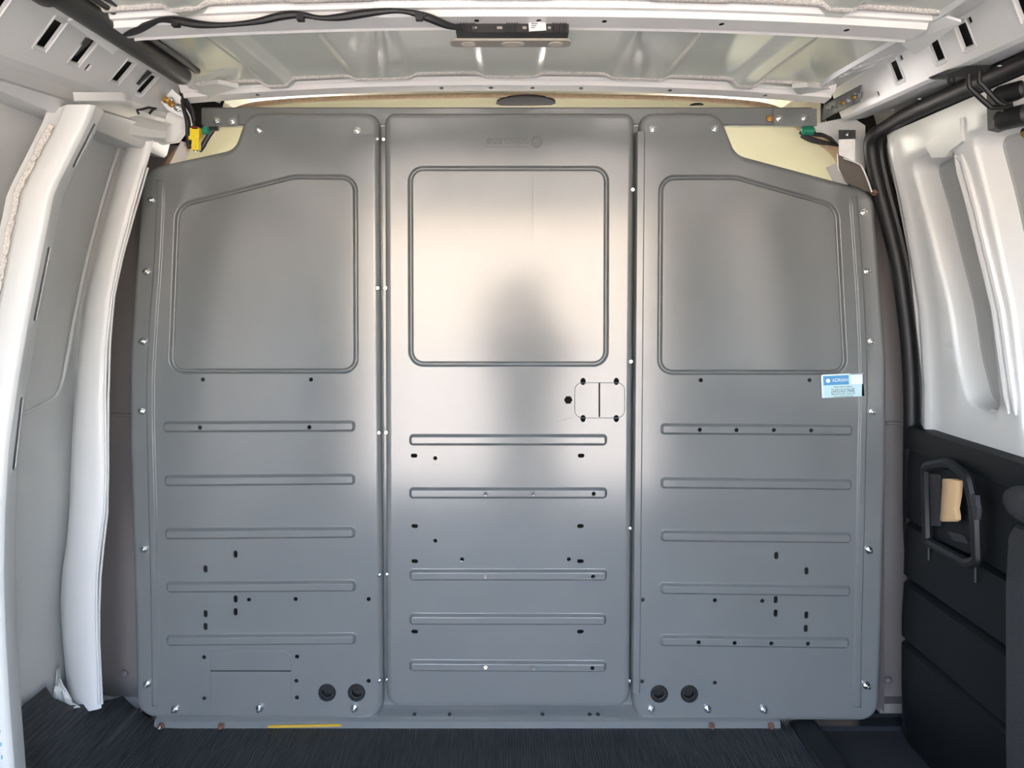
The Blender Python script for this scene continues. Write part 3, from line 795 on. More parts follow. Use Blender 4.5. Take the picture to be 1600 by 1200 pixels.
dp = b.build('door_pillar', 'white', sharp=1.0); tag(dp, 'smooth white steel pillar beside the left edge of the partition', 'pillar')
for k, (off, r, m) in enumerate(((3.0, .0026, 'white'), (7.5, .0022, 'white2'), (0.0, .0016, 'tube'))):
    q = [P(interp(v, vv, [w[1] for w in PLx])+off-3.5+1.2*math.sin(v*.021+k), v, 1.556+.004*k) for v in np.linspace(262, 1100, 60)]
    MB().tube(q, r, 7).build('edge_seam', m, dp)

# slotted rib pillar nearer the camera
RB = [(150, 168), (136, 200), (118, 235), (85, 300), (65, 400), (45, 500), (28, 600), (14, 700), (8, 800), (6, 900), (9, 1000), (15, 1100), (22, 1190), (27, 1260)]
rbv = [q[1] for q in RB]; rbu = [q[0] for q in RB]
def ribx(z):     # pillar edge position by height, from the fitted curve at 1.25 m
    zz = [ZC+(CV-v)/FP*1.25 for v in rbv][::-1]; xx = [(u-CU)/FP*1.25 for u in rbu][::-1]
    return interp(z, zz, xx)
rp = empty('rib_pillar', (-.8, yd(1.25), 0)); tag(rp, 'white slotted wall rib at the far left edge of the photo', 'pillar')
rz = np.linspace(.09, 1.232, 48)
b = MB(); rows = []
for z in rz:
    x = ribx(z)
    rows.append([Vector((x-.085, yd(1.262), z)), Vector((x-.060, yd(1.256), z)), Vector((x-.048, yd(1.246), z)), Vector((x-.044, yd(1.242), z)), Vector((x-.008, yd(1.240), z)), Vector((x-.002, yd(1.243), z)), Vector((x, yd(1.250), z))])
b.loft(rows); b.build('rear_face', 'white', rp, sharp=.9)
# inward face with real slots
zl = list(rz)
outl = ccw([Vector((1.25, z)) for z in zl]+[Vector((1.285, z)) for z in zl[::-1]])
def slot_z(v): return ZC+(CV-v)/FP*1.265
hl = []
for v0, v1 in ((193, 262), (385, 502), (620, 735)):
    hl.append(ccw(capsule2(1.267, (slot_z(v0)+slot_z(v1))/2, .011, abs(slot_z(v0)-slot_z(v1)), 5)))
midl = [[Vector((1.2855-.0005-.003, z)) for z in zl[1:-1]]]
sheet_object('slotted_face', outl, hl, lambda d, z: Vector((ribx(z)-(.0 if d < 1.27 else (d-1.27)*.35), yd(d), z)), 'white2', rp, lines=[[Vector((1.2525, z)) for z in zl[1:-1]]]+midl, thick=lambda d, z: Vector((-.002, 0, 0)), sharp=.9)
b = MB(); b.loft([[Vector((ribx(z)-.005, yd(1.285), z)), Vector((ribx(z)-.02, yd(1.295), z)), Vector((ribx(z)-.10, yd(1.30), z))] for z in rz]); b.build('front_face', 'white2', rp)
b = MB(); b.loft([[Vector((ribx(z)-.030, yd(1.252), z)), Vector((ribx(z)-.030, yd(1.288), z))] for z in rz]); b.build('rib_slot_shade', 'dark', rp)  # dark sheet in place of the shade seen through the rib slots
# foam bead on the outboard edge
rnd = random.Random(5)
MB().tube([Vector((ribx(z)-.058+rnd.uniform(-.0015, .0015), yd(1.246), z)) for z in np.linspace(.5, 1.20, 90)], [rnd.uniform(.003, .006) for _ in range(90)], 7).build('foam_bead', 'foam', rp)
# marks on the foot
for v in (908, 1093, 1122, 1140, 1160, 1180):
    z = ZC+(CV-v)/FP*1.245; MB().box(Vector((ribx(z)-.012, yd(1.2395), z)), (.0015, .001, .006)).build('blue_mark', 'blue', rp)
# head tab of the rib
b = MB(); b.prism([P(114, 144, 1.235), P(190, 144, 1.30), P(190, 157, 1.30), P(116, 158, 1.235)], (0, .012, .0)); b.build('head_tab', 'white', rp)

# white upper return beside the pillar top (shiny lower rail end)
b = MB()
rows = []
for u, v0, v1, d in ((150, 165, 200, 1.40), (190, 178, 208, 1.47), (230, 190, 214, 1.53), (258, 196, 216, 1.57)):
    a = P(u, v0, d); c = P(u, v1, d)
    rows.append([a+Vector((0, .03, .01)), a, a.lerp(c, .5)+Vector((0.006, -.004, 0)), c, c+Vector((-.01, .03, -.003))])
b.loft(rows); b.build('rail_end_return', 'white', rail_l)
b = MB(); q = [P(251, 205, 1.60), P(262, 176, 1.60), P(292, 170, 1.62), P(296, 190, 1.62), P(274, 220, 1.62), P(248, 224, 1.60)]
b.prism(q, (0, .02, 0)); b.build('corner_gusset', 'white', rail_l)
# glossy corner bracket with yellow-zinc bolts
b = MB(); q = [P(245, 150, 1.56), P(268, 138, 1.56), P(292, 160, 1.58), P(296, 188, 1.585), P(262, 172, 1.57)]
b.prism(q, (0, .012, 0)); cb = b.build('corner_bracket', 'white'); tag(cb, 'glossy white corner bracket with yellow bolts under the dark tube', 'bracket')
for u, v, me in ((259, 156, BBOLT), (268, 162, BBOLT), (278, 168, BOLT), (267, 155, SBOLT)): put_bolt(P(u, v, 1.555), cb, me)
# header corner braces, both sides
for side in (-1, 1):
    if side < 0: q = [P(298, 158, 1.60), P(318, 158, 1.60), P(338, 148, 1.56), P(372, 138, 1.52), P(340, 131, 1.50), P(290, 138, 1.55)]
    else: q = [P(1290, 150, 1.60), P(1268, 152, 1.60), P(1245, 147, 1.56), P(1238, 138, 1.52), P(1262, 136, 1.50), P(1300, 140, 1.55)]
    MB().prism(q, (0, .004, .010)).build('corner_brace', 'white', hdr)

# dark tube under the left roof edge
tb = empty('conduit_tube', (-.635, yd(1.3), 1.32)); tag(tb, 'long dark grey plastic tube running along the left roof edge', 'tube')
ax = lambda d: Vector((-.600, yd(d-.08), 1.328+.006*(d-1.3)))
MB().tube([ax(.35), ax(.8), ax(1.10), ax(1.3), ax(1.49), ax(1.50), ax(1.505)], [.0195, .0195, .0195, .019, .018, .016, .011], 24).build('tube_body', 'tube', tb)
MB().tube([ax(1.02), ax(1.03), ax(1.085), ax(1.092)], [.02, .027, .027, .022], 24).build('clamp', 'rubber', tb)
o_ = Vector((.026, 0, .010))
MB().tube([ax(.35)+o_, ax(1.2)+o_, ax(1.50)+o_, ax(1.51)+o_], [.006, .006, .006, .002], 10, flat=1).build('side_rail', 'tube', tb)
o_ = Vector((.040, 0, .012))
MB().tube([ax(.35)+o_, ax(1.14)+o_, ax(1.19)+o_], [.007, .007, .003], 10).build('side_rail', 'tube', tb)
for d in (1.235, 1.445):
    b = MB(); c = frl(d, .08); b.tube([c+Vector((.0, 0, .004)), c+Vector((-.018, 0, -.012)), c+Vector((-.024, 0, -.022))], [.009, .009, .007], 10); b.build('mount_clip', 'tube', tb)

# wiring harness along the bow
wh = empty('wiring_harness', P(460, 30, 1.15)); tag(wh, 'black taped wiring harness running along the roof bow to the dome light', 'wiring harness')
path = [(196, 52, 1.20), (215, 46, 1.18), (238, 36, 1.165), (252, 31, 1.155), (275, 32, 1.15), (310, 38, 1.15), (350, 39, 1.15), (400, 34, 1.15), (440, 25, 1.15), (470, 23, 1.15), (500, 28, 1.15), (530, 27, 1.15), (570, 21, 1.15), (610, 17, 1.15), (640, 19, 1.152), (670, 28, 1.16), (700, 40, 1.175), (722, 44, 1.185)]
MB().tube(smooth_path([P(u, v, d-.035) for u, v, d in path], 5), [.0050+.0013*math.sin(i*.35) for i in range(5*(len(path)-1)+1)], 9).build('taped_bundle', 'rubber', wh)
for u, v in ((275, 36), (470, 27), (655, 26)):
    b = MB(); c = P(u, v, 1.115); b.box(c, (.010, .010, .011)); b.box(c+Vector((.006, 0, .002)), (.008, .004, .003)); b.build('harness_clip', 'rubber', wh)
# pendant harness by the left corner with plugs
ph = empty('connector_harness', P(300, 220, 1.62)); tag(ph, 'black wires with yellow and green plugs hanging in the left roof corner', 'wiring harness')
for k, pp in enumerate(([(283, 132), (284, 150), (291, 175), (296, 200), (298, 225)], [(281, 136), (288, 160), (299, 178), (303, 195), (304, 205)], [(284, 140), (286, 165), (292, 190), (293, 215), (296, 232)], [(286, 138), (290, 155), (300, 172), (303, 188)])):
    MB().tube(smooth_path([P(u, v, 1.585-.004*k) for u, v in pp], 5), .0042 if k != 1 else .003, 8).build('wire', 'rubber', ph)
MB().tube(smooth_path([P(u, v, 1.60) for u, v in ((303, 203), (318, 202), (333, 201), (341, 201))], 4), .0050, 8).build('wire', 'rubber', ph)
MB().tube(smooth_path([P(u, v, 1.60) for u, v in ((332, 204), (325, 214), (318, 226), (311, 236))], 4), [.0055]*8+[.006, .006, .006, .006, .005], 8).build('wire', 'rubber', ph)
b = MB()
c = P(306, 216, 1.575)
b.box(c+Vector((0, 0, .010)), (.019, .014, .020)); b.box(c+Vector((.001, 0, -.012)), (.014, .012, .026)); b.box(c+Vector((-.006, -.004, -.001)), (.010, .012, .008)); b.box(c+Vector((.0, -.007, -.010)), (.006, .004, .02))
yp = b.build('yellow_plug', 'yellow', ph)
b = MB(); b.box(c+Vector((.001, -.002, .020)), (.012, .010, .005)); b.build('red_lock', mat('red_plastic', (150, 52, 40), .5), yp)
b = MB(); c = P(321, 204, 1.59); b.tube([c+Vector((-.006, 0, .001)), c+Vector((-.003, 0, 0)), c+Vector((.006, 0, 0)), c+Vector((.008, 0, 0))], [.006, .0085, .0085, .005], 8); b.build('green_plug', 'green', ph)
b = MB(); c = P(306, 237, 1.60); b.lathe([(.004, 0), (.003, .006), (.0002, .006)], c, (.2, -.3, 1), 10); b.build('plug_tip', 'zinc', ph)
# small black wire clip on the rail
b = MB(); b.tube([P(u, v, 1.50) for u, v in ((217, 178), (214, 172), (222, 171), (232, 168), (244, 170), (238, 172), (233, 178))], .0026, 7); wc = b.build('wire_clip', 'rubber'); tag(wc, 'small black wire clip on the left roof rail', 'clip')

# torn white paper at the foot of the pillar
rnd = random.Random(11); b = MB(); rows = []
prof = [(88, 91, 1046), (87, 93, 1062), (86, 97, 1072), (84, 104, 1080), (82, 110, 1092), (84, 112, 1100), (92, 124, 1107)]
for ul, ur, v in prof:
    rows.append([P(ul+(ur-ul)*t, v+rnd.uniform(-1.5, 1.5), 1.535+rnd.uniform(-.008, .008)) for t in np.linspace(0, 1, 7)])
b.loft(rows); rows2 = [[p+Vector((0, .004, 0)) for p in r] for r in rows]; b.loft(rows2); b.loft([[r[0] for r in rows], [r[0] for r in rows2]]); b.loft([[r[-1] for r in rows], [r[-1] for r in rows2]])
tp = b.build('torn_paper', 'paper', sharp=.3); tag(tp, 'torn scrap of white paper at the foot of the left pillar', 'paper')

# ------------------------------------------------------------------ dome light
dl_ = empty('dome_light', P(800, 72, 1.19)); tag(dl_, 'long dome lamp with black housing and warm grey bezel under the roof bow', 'lamp')
def dpx(u, v, d=1.19): return P(u, v, d)
a, c = dpx(714, 42), dpx(887, 61)
b = MB(); b.box((a+c)/2+Vector((0, -.004, .002)), (c.x-a.x, .04, a.z-c.z)); hs_ = b.build('housing', 'rubber', dl_)
for u in list(range(722, 745, 4))+list(range(792, 812, 4))+list(range(862, 884, 4)):
    p = dpx(u, 52)+Vector((0, -.026, 0)); MB().box(p, (.0018, .004, .015)).build('cooling_fin', 'rubber', hs_)
for u, w in ((743, 6), (781, 8), (819, 6), (857, 5)):
    p = dpx(u, 52)+Vector((0, -.0255, -.0005)); MB().box(p, (w*.001, .0025, .0035)).build('tab_window', 'bezel', hs_)
xa, xb = P(703, 60, 1.156).x, P(893, 60, 1.156).x
oz = rpoly([(xa, yd(1.156), .010), (xb, yd(1.156), .010), (xb, yd(1.186), .008), (xa, yd(1.186), .008)], 6)
b = MB(); b.prism([Vector((q.x, q.y, 1.3068)) for q in oz], (0, 0, .0035)); bz = b.build('bezel', 'bezel', dl_)
for u, w in ((732, 22), (801, 36), (868, 22)):
    p = P(u, 67, 1.171); rr = w*.00049
    MB().prism([Vector((p.x+math.cos(a)*rr, p.y+math.sin(a)*.010, 1.3072)) for a in np.linspace(0, 2*PI, 24, endpoint=False)], (0, 0, -.0014)).build('lens', 'lens', bz)
for u in (761.5, 838):
    MB().box(dpx(u, 37)+Vector((0, -.012, 0)), (.013, .012, .004)).build('mount_clip', 'brass', dl_)
lb = MB(); lb.box(dpx(838.5, 50.5)+Vector((0, -.027, 0)), (.0262, .0012, .0145), Matrix.Rotation(-.06, 3, 'Y')); lab = lb.build('paper_label', 'paper', dl_)
for k in range(3):
    b = MB(); b.box(dpx(834-k, 47+k*3)+Vector((0, -.0278, 0)), (.010-.002*k, .0004, .0012)); b.build('label_print', 'ink', lab)
b = MB(); b.prism([dpx(712, 40)+Vector((0, -.02, 0)), dpx(890, 40)+Vector((0, -.02, 0)), dpx(884, 35)+Vector((0, -.02, 0)), dpx(722, 35)+Vector((0, -.02, 0))], (0, .04, 0)); b.build('mount_plate', 'white', dl_)
#@@RIGHT
# ================================================================== RIGHT SIDE: closed side door
ZX = [-.3, 0, .3, .55, .74, .90, 1.096, 1.22, 1.30]
XX = [.862, .866, .868, .866, .866, .856, .823, .796, .790]
def XR(z): return interp(z, ZX, XX)
door = empty('door_1', (.86, yd(1.3), -.2)); tag(door, 'closed white side door with black lower trim and beige latch lever', kind='structure')
rec1 = rpoly([(1.535, 1.192, .03), (1.385, 1.205, .02), (1.347, .705, .03), (1.452, .715, .05), (1.480, .80, .2)], 8)
rec2 = rpoly([(1.333, 1.205, .03), (.90, 1.205, .03), (.90, .66, .03), (1.293, .672, .04)], 8)
S = Sheet(); outl = ccw(densify([Vector(q) for q in ((1.605, 1.262), (.40, 1.262), (.40, .55), (1.605, .55))], .03))
S.outline = outl; S.loop(outl, [0.]*len(outl))
inn = []
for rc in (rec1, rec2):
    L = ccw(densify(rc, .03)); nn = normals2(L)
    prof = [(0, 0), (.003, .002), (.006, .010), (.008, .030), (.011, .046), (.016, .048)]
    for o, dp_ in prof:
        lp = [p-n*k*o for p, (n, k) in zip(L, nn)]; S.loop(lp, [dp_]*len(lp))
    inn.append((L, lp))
# rolled frame edge near the seal: ridge lines
for dd, dep in ((1.597, .0), (1.590, -.006), (1.578, -.008), (1.566, -.003), (1.556, .001)):
    ln = [Vector((dd, z)) for z in np.linspace(.56, 1.252, 30)]; S.loop(ln, [dep]*len(ln), closed=False)
gp = [Vector((d, z)) for d in np.arange(.45, 1.54, .045) for z in np.arange(.58, 1.25, .035)]
ga = np.array([(q.x, q.y) for q in gp])
keep, atts = [], []
i_in = np.zeros(len(gp), bool); i_mid = np.zeros(len(gp), bool)
for L, lp in inn:
    a_ = inside(lp, ga); m_ = inside(L, ga) & ~a_; i_in |= a_; i_mid |= m_
for q, ii, im in zip(gp, i_in, i_mid):
    if im: continue
    S.p.append(q); S.a.append(.048 if ii else 0.)
v, att, F = S.tri()
V = [Vector((XR(q.y)+(a if a is not None else 0.), yd(q.x), q.y)) for q, a in zip(v, att)]
dep_ = [(a if a is not None else 0.) for a in att]
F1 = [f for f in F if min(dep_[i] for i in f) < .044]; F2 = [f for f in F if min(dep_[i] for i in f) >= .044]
mk('door_sheet', V, F1, 'white', door, recalc=True, sharp=.8)
V2 = [V[i] for f in F2 for i in f]; mk('recessed_skin', V2, [(3*i, 3*i+1, 3*i+2) for i in range(len(F2))], 'recess_grey', door, recalc=False)  # recess faces get a darker grey than the door sheet
MB().prism([Vector((XR(z)+.05, yd(1.60), z)) for z in (.0, .4, .74, 1.0, 1.2, 1.28)]+[Vector((XR(z)-.0, yd(1.60), z)) for z in (1.28, 1.2, 1.0, .74, .4, 0)], (0, .004, 0)).build('door_edge', 'white', door)
# fluted bars on the column between the recesses
for o in (.010, -.008):
    q = [Vector((XR(z)-.003, yd(1.366-(1.17-z)*.12+o), z)) for z in np.linspace(.72, 1.175, 16)]
    MB().tube(q, [.002]+[.0065]*14+[.002], 8).build('fluted_bar', 'white', door)
MB().tube([Vector((XR(z)+.014, yd(1.371-(1.17-z)*.10), z)) for z in np.linspace(.9, 1.175, 12)], [.010]*10+[.012, .020], 10).build('stiffener', 'white', door)
# notched bracket at the head of the column
b = MB(); b.prism([Vector((XR(z)+.004, yd(d), z)) for d, z in ((1.46, 1.215), (1.34, 1.235), (1.345, 1.195), (1.385, 1.187), (1.40, 1.178), (1.445, 1.185))], (-.010, 0, -.002)); b.build('head_bracket', 'white', door)
# drain tabs at the foot of the recess
for d in (1.435, 1.375):
    MB().box(Vector((XR(.71)+.018, yd(d), .712)), (.02, .03, .014)).build('drain_tab', 'white2', door)

# black lower trim with stepped ribs
TR = [(.645, .030), (.640, .012), (.625, .002), (.60, -.004), (.56, -.010), (.50, -.012), (.455, -.012), (.447, -.002), (.44, -.012), (.40, -.016), (.335, -.018), (.326, -.004), (.316, -.018), (.25, -.022), (.205, -.022), (.197, -.010), (.188, -.022), (.12, -.022), (.06, -.02), (.0, -.01), (-.18, .0)]
b = MB(); rows = []
for d, k in ((1.66, .05), (1.640, .012), (1.628, .002), (1.61, 0), (1.5, 0), (1.4, 0), (1.3, 0), (1.1, 0), (.7, 0), (.4, 0)):
    rows.append([Vector((XR(z)-.012+o+k, yd(d), z)) for z, o in TR])
b.loft(rows)
tpn = b.build('trim_panel', 'black', door)
# upper ledge of the trim
MB().loft([[Vector((XR(.645)+o, yd(d), z)) for o, z in ((.03, .650), (.0, .652), (-.018, .646), (-.024, .630), (-.022, .60))] for d in (1.625, 1.5, 1.3, 1.0, .4)]).build('trim_ledge', 'black', door)
# vertical joint beads on the trim
for u, v0, v1 in ((1451, 838, 875), (1524, 872, 910)):
    d = .838*FP/(u-CU); a, c = P(u, v0, d), P(u, v1, d); MB().tube([a, c], .0022, 6).build('trim_joint', 'blackgrain', door)
# latch bowl and lever
def dz(u, v, X=.838):
    d = X*FP/(u-CU); return Vector((X, yd(d), ZC+(CV-v)/FP*d))
ring = rpoly([(1446, 728, 10), (1482, 722, 18), (1512, 745, 18), (1524, 800, 30), (1527, 878, 8), (1512, 880, 8), (1449, 846, 10)], 6)
latch = MB().tube([dz(q.x, q.y, .829) for q in ring], .0095, 8, closed=True).build('latch_bezel', 'rubber', door)
inner = rpoly([(1450, 738, 8), (1482, 733, 14), (1507, 753, 14), (1517, 800, 20), (1520, 868, 6), (1454, 838, 8)], 6)
b = MB(); b.prism([dz(q.x, q.y, .836) for q in inner], (.006, 0, 0)); b.build('latch_bowl', 'black', latch)
pad = rpoly([(1450, 740, 3), (1467, 742, 3), (1467, 822, 3), (1451, 822, 3)], 4)
b = MB(); b.prism([dz(q.x, q.y, .832) for q in pad], (.006, 0, 0)); b.build('latch_cheek', 'blackgrain', latch)
b = MB(); b.prism([dz(u, v, .834) for u, v in ((1480, 830), (1505, 836), (1513, 850), (1490, 845))], (.004, 0, 0)); b.build('latch_rod', 'blackgrain', latch)
rows = []
for vv_, ul, ur in ((748, 1474, 1488), (751, 1472, 1496), (758, 1472, 1496), (775, 1471, 1494.5), (795, 1470, 1491), (806, 1469, 1493), (812, 1468.5, 1493), (815, 1472, 1488)):
    a, c = dz(ul, vv_, .822), dz(ur, vv_, .818); m_ = (a+c)/2
    rows.append([a+Vector((.010, 0, 0)), a, a.lerp(m_, .5)+Vector((-.006, 0, 0)), m_+Vector((-.008, 0, 0)), m_.lerp(c, .5)+Vector((-.006, 0, 0)), c, c+Vector((.010, 0, 0))])
b = MB(); b.loft(rows, closed=True); b.add(rows[0], [tuple(range(7))]); b.add(rows[-1], [tuple(range(7))])
b.build('latch_lever', 'beige', latch, sharp=.9)
b = MB(); b.prism([dz(u, v, .829) for u, v in ((1519, 772), (1531, 774), (1534, 800), (1532, 812), (1521, 814))], (-.008, 0, 0)); b.build('latch_tab', 'blackgrain', latch)
# grained pocket further back on the trim
rows = []
for d in (1.262, 1.258, 1.245, 1.1, .7, .4):
    k = {1.262: .024, 1.258: .010}.get(d, 0)
    rows.append([Vector((x+k, yd(d), z)) for x, z in ((.85, .555), (.822, .548), (.812, .53), (.808, .45), (.808, .2), (.812, .0), (.83, -.18))])
b = MB(); b.loft(rows); pk = b.build('grained_pocket', 'blackgrain', door)
b = MB(); rows = []
for d, r in ((1.285, .004), (1.278, .016), (1.262, .024), (1.24, .028), (1.1, .03), (.5, .03)):
    rows.append([Vector((.838-r*math.cos(a)*.9, yd(d), .585+r*math.sin(a)*1.1)) for a in np.linspace(-PI/2, PI/2, 9)])
b.loft(rows); b.build('arm_rest', 'blackgrain', pk)

# rubber door seal: along the head, round the corner, down the jamb
pts = [Vector((.786, yd(d), 1.279)) for d in (.3, .9, 1.1, 1.3, 1.5)]+[Vector((.790, yd(1.60), 1.274))]
pts += [P(1364, 214, 1.635), P(1362, 240, 1.65), P(1372, 290, 1.65), P(1388, 350, 1.65), P(1404, 420, 1.65), P(1414, 490, 1.65), P(1421, 560, 1.65), P(1424, 640, 1.65), P(1423, 740, 1.65), P(1424, 840, 1.65), P(1431, 920, 1.65), P(1432, 990, 1.65), P(1425, 1060, 1.65), P(1422, 1115, 1.65), P(1424, 1200, 1.65)]
sp = smooth_path(pts, 5)
seal = MB().tube(sp, .0155, 12).build('door_seal', 'rubber'); tag(seal, 'thick black rubber seal curving around the side door opening', 'door seal')
MB().tube([p+Vector((.016, -.012, -.006)) for p in sp], .010, 10).build('seal_lip', 'rubber', seal)
# hinge arm with block above the door
hg = empty('hinge', P(1510, 200, 1.3)); tag(hg, 'black bracket with twin rods and pivot block above the side door', 'hinge')
hd_ = 1.21
b = MB(); b.prism([P(u, v, hd_) for u, v in ((1477, 117), (1504, 106), (1512, 103), (1549, 103), (1546, 109), (1535, 116), (1520, 120), (1484, 120))], (0, .05, .010)); b.build('mount_plate', 'rubber', hg)
MB().lathe([(.006, -.002), (.006, .004), (.004, .006), (.0003, .006)], P(1493, 121, hd_)+Vector((0, .012, 0)), (0, 0, -1), 12).build('mount_bolt', 'rubber', hg)
for pp in ([(1514, 116), (1514, 134), (1520, 142), (1544, 164), (1552, 168), (1580, 166)], [(1530, 112), (1530, 128), (1536, 134), (1558, 158), (1570, 164)]):
    MB().tube(smooth_path([P(u, v, hd_) for u, v in pp], 4), .0043, 8).build('rod', 'rubber', hg)
b = MB()
for (u, v), r, r2, h_ in (((1572, 145), .015, .012, .05), ((1575, 184), .017, .017, .05)):
    b.lathe([(.0002, -.002), (r*.8, -.002), (r, .004), (r, h_-.004), (r*.8, h_), (.0002, h_)], P(u, v, hd_)+Vector((0, .02, 0)), (.35, -1, 0), 16)
b.prism([P(u, v, hd_)+Vector((0, .0, 0)) for u, v in ((1566, 138), (1588, 134), (1602, 170), (1604, 192), (1585, 199), (1568, 195))], (0, .04, 0))
b.box(P(1592, 142, hd_)+Vector((0, -.005, 0)), (.012, .03, .022))
blk = b.build('pivot_block', 'rubber', hg)
for u, v in ((1588, 148), (1587, 188)): MB().lathe([(.004, 0), (.004, .004), (.0002, .004)], P(u, v, hd_)+Vector((0, -.012, 0)), n=10).build('pivot_pin', 'tube', blk)
b = MB(); b.lathe([(.008, 0), (.008, .02), (.0002, .022)], P(1600, 208, hd_), (.3, -1, 0), 12); b.build('spring_cap', 'brass', hg)

# strap bracket with white tag at the right roof corner
sb = empty('strap_bracket', P(1335, 260, 1.63)); tag(sb, 'dark strap bracket with a white tag in the right roof corner', 'bracket')
b = MB(); b.prism([P(u, v, 1.615) for u, v in ((1311, 203), (1337, 203), (1337, 218), (1311, 218))], (0, .003, 0)); b.build('plate', 'tube', sb)
put_bolt(P(1324, 210, 1.612), sb, SBOLT)
b = MB(); b.prism([P(u, v, 1.612) for u, v in ((1311, 218), (1336, 217), (1336, 253), (1323, 247), (1311, 242))], (0, .0015, 0)); b.build('white_tag', 'paper', sb)
b = MB(); b.prism([P(u, v, 1.625) for u, v in ((1309, 240), (1336, 252), (1346, 259), (1364, 302), (1350, 296), (1322, 285), (1310, 262))], (0, .004, 0)); b.build('strap', mat('bronze_grey_steel', (104, 98, 92), .4, metal=.5), sb)
MB().tube(smooth_path([P(u, v, 1.618) for u, v in ((1318, 247), (1332, 252), (1343, 257), (1348, 263), (1356, 282), (1362, 300))], 4), .0018, 6).build('strap_edge', 'white', sb)
put_bolt(P(1366, 301, 1.62), sb, RBOLT)
# right corner wiring and green plug
rw = empty('connector_harness', P(1270, 210, 1.70)); tag(rw, 'black wires with a green plug behind the right end of the cross bar', 'wiring harness')
b = MB(); c = P(1262, 204, 1.69); b.tube([c+Vector((-.014, 0, 0)), c+Vector((-.010, 0, 0)), c+Vector((.010, 0, 0)), c+Vector((.014, 0, 0))], [.006, .0105, .0105, .006], 10); b.build('green_plug', 'green', rw)
for pp in ([(1250, 206), (1262, 214), (1285, 222), (1310, 226)], [(1256, 208), (1275, 210), (1290, 212), (1302, 220), (1316, 228)], [(1252, 212), (1268, 220), (1290, 224)]):
    MB().tube(smooth_path([P(u, v, 1.695) for u, v in pp], 4), .0045, 8).build('wire', 'rubber', rw)
# grey-green pillar trim seen through the right corner
b = MB(); b.prism([P(u, v, 1.80) for u, v in ((1276, 250), (1306, 234), (1316, 234), (1330, 290), (1300, 285), (1286, 272))], (0, .02, 0)); ap = b.build('pillar_finisher', 'trim', cr)
# body corner behind: white return between rail and seal
b = MB(); b.prism([P(u, v, 1.69) for u, v in ((1262, 196), (1330, 182), (1352, 196), (1352, 300), (1330, 290), (1318, 234), (1300, 214))], (0, .004, 0)); b.build('body_return', 'white2', rail_r)
# step well beside the door
b = MB()
b.loft([[Vector((x, yd(d), z)) for x, z in ((.672, -.005), (.675, -.02), (.685, -.16), (.70, -.18), (.86, -.18))] for d in (1.72, 1.5, 1.2, .4)])
b.add([Vector((.66, yd(1.70), .0)), Vector((.88, yd(1.70), .0)), Vector((.88, yd(1.70), -.2)), Vector((.66, yd(1.70), -.2))], [(0, 1, 2, 3)])
b.loft([[Vector((x, yd(d), z)) for d, z in ((1.66, -.2), (1.66, -.03), (1.67, -.012), (1.80, .0))] for x in (.655, .75, .90)])
b.build('step_well', 'step', floor)

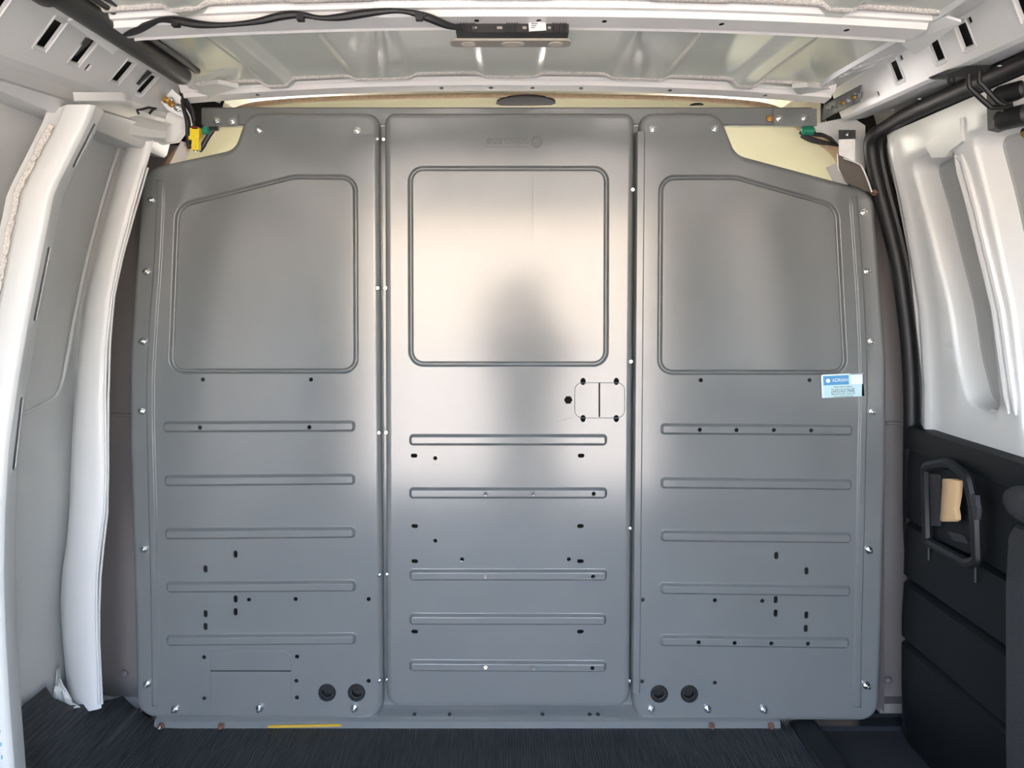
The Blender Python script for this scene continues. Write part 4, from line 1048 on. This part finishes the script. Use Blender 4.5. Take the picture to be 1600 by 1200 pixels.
# ================================================================== photographer at the open rear doorway (mirrored in the centre panel)
M['skin'] = mat('skin', (196, 150, 124), .55); M['shirt'] = mat('dark_blue_cloth', (52, 58, 72), .9, noise=.15, nscale=40)
M['jeans'] = mat('black_denim', (38, 40, 46), .9, noise=.15, nscale=60); M['hair'] = mat('brown_hair', (46, 36, 30), .7)
def build_person(px, py, gz):
    pv = []; pe = []; pr_ = []
    def J(p, r, parent=None):
        pv.append(Vector(p)); pr_.append(r); i = len(pv)-1
        if parent is not None: pe.append((parent, i))
        return i
    pel = J((0, 0, .96), (.15, .115)); sp1 = J((0, .01, 1.12), (.135, .105), pel); ch = J((0, .02, 1.32), (.16, .115), sp1)
    nb = J((0, .03, 1.45), (.075, .07), ch); nk = J((0, .05, 1.51), (.055, .055), nb); hd1 = J((0, .075, 1.565), (.068, .085), nk); hd2 = J((0, .07, 1.63), (.078, .098), hd1); J((0, .06, 1.70), (.06, .075), hd2)
    for s in (-1, 1):
        hp_ = J((s*.09, 0, .88), (.088, .09), pel); kn = J((s*.10, .03, .49), (.058, .06), hp_); an = J((s*.10, -.02, .09), (.038, .042), kn)
        ft = J((s*.105, .06, .045), (.042, .035), an); J((s*.11, .16, .035), (.036, .026), ft)
        sh = J((s*.165, .02, 1.40), (.062, .062), ch); el = J((s*.20, .22, 1.30), (.043, .043), sh); wr_ = J((s*.115-.06, .45, 1.53), (.028, .026), el)
        pm = J((s*.085-.085, .53, 1.575), (.032, .016), wr_)
        for k, (dx, ln) in enumerate(((.0, .9), (.0, 1.), (.0, .95), (.0, .8))):     # fingers wrap the phone edge
            b0 = Vector((s*.078-.095, .555, 1.60-.021*k)); a = J(b0, (.0095, .0095), pm); m_ = J(b0+Vector((s*.006, .028*ln, .008)), (.009, .009), a); J(b0+Vector((-s*.014, .046*ln, .008)), (.0075, .0075), m_)
        t0 = J((s*.060-.095, .535, 1.57), (.012, .011), pm); J((s*.045-.1, .56, 1.60), (.009, .009), t0)
    me = bpy.data.meshes.new('body'); me.from_pydata(pv, pe, [])
    o = bpy.data.objects.new('tmp_body', me); COL.objects.link(o)
    sk = o.modifiers.new('skin', 'SKIN'); sk.use_smooth_shade = True
    sv = me.skin_vertices[0].data
    for i, r in enumerate(pr_): sv[i].radius = r
    sv[0].use_root = True
    sub = o.modifiers.new('sub', 'SUBSURF'); sub.levels = 2; sub.render_levels = 2
    dg = bpy.context.evaluated_depsgraph_get(); m2 = bpy.data.meshes.new_from_object(o.evaluated_get(dg)); bpy.data.objects.remove(o)
    m2.materials.clear()
    for n in ('shirt', 'jeans', 'skin', 'rubber'): m2.materials.append(M[n])
    for p in m2.polygons:
        c = p.center; p.use_smooth = True
        p.material_index = 3 if c.z < .10 else 1 if c.z < .97 else 2 if (c.z > 1.475 and abs(c.x) < .1 and c.y < .2) or c.y > .43 else 0
    root = empty('person', (px, py, gz)); tag(root, 'person in dark blue shirt holding up a phone behind the open rear doorway', 'person')
    bo = bpy.data.objects.new('body', m2); COL.objects.link(bo); bo.parent = root
    W = Vector((px, py, gz))
    b = MB(); rows = []
    for i in range(9):
        t = PI*.5*i/8; rows.append([W+Vector((.088*math.cos(t)*math.cos(a), .055+.108*math.cos(t)*math.sin(a)-(.03 if math.sin(a) > .3 else 0)*math.cos(t), 1.645+.085*math.sin(t)-(.05 if math.sin(a) < -.2 else 0)*math.cos(t))) for a in np.linspace(0, 2*PI, 20, endpoint=False)])
    b.loft(rows, closed=True); b.build('hair', 'hair', root)
    MB().tube([W+Vector((0, .160, 1.635)), W+Vector((0, .178, 1.605)), W+Vector((0, .165, 1.595))], [.008, .014, .010], 8).build('nose', 'skin', root)
    MB().tube([W+Vector((x, .158-.2*abs(x), 1.572)) for x in (-.024, -.01, 0, .01, .024)], .005, 6).build('mouth', mat('lips', (160, 92, 84), .5), root)
    for s in (-1, 1):
        MB().lathe([(.011, -.004), (.010, .003), (.0002, .007)], W+Vector((s*.032, .150, 1.638)), (0, 1, 0), 10).build('eye', 'paper', root)
        MB().tube([W+Vector((s*.078, .06, 1.655)), W+Vector((s*.092, .05, 1.645)), W+Vector((s*.088, .055, 1.60)), W+Vector((s*.076, .062, 1.595))], [.006, .009, .008, .005], 8).build('ear', 'skin', root)
    return W
Wp = build_person(.10, -2.335, -.68)
b = MB(); b.box(Vector((0, -1.705, .92)), (.15, .008, .072)); phn = b.build('phone', 'rubber'); tag(phn, 'black phone held level in both hands behind the open doorway', 'phone')
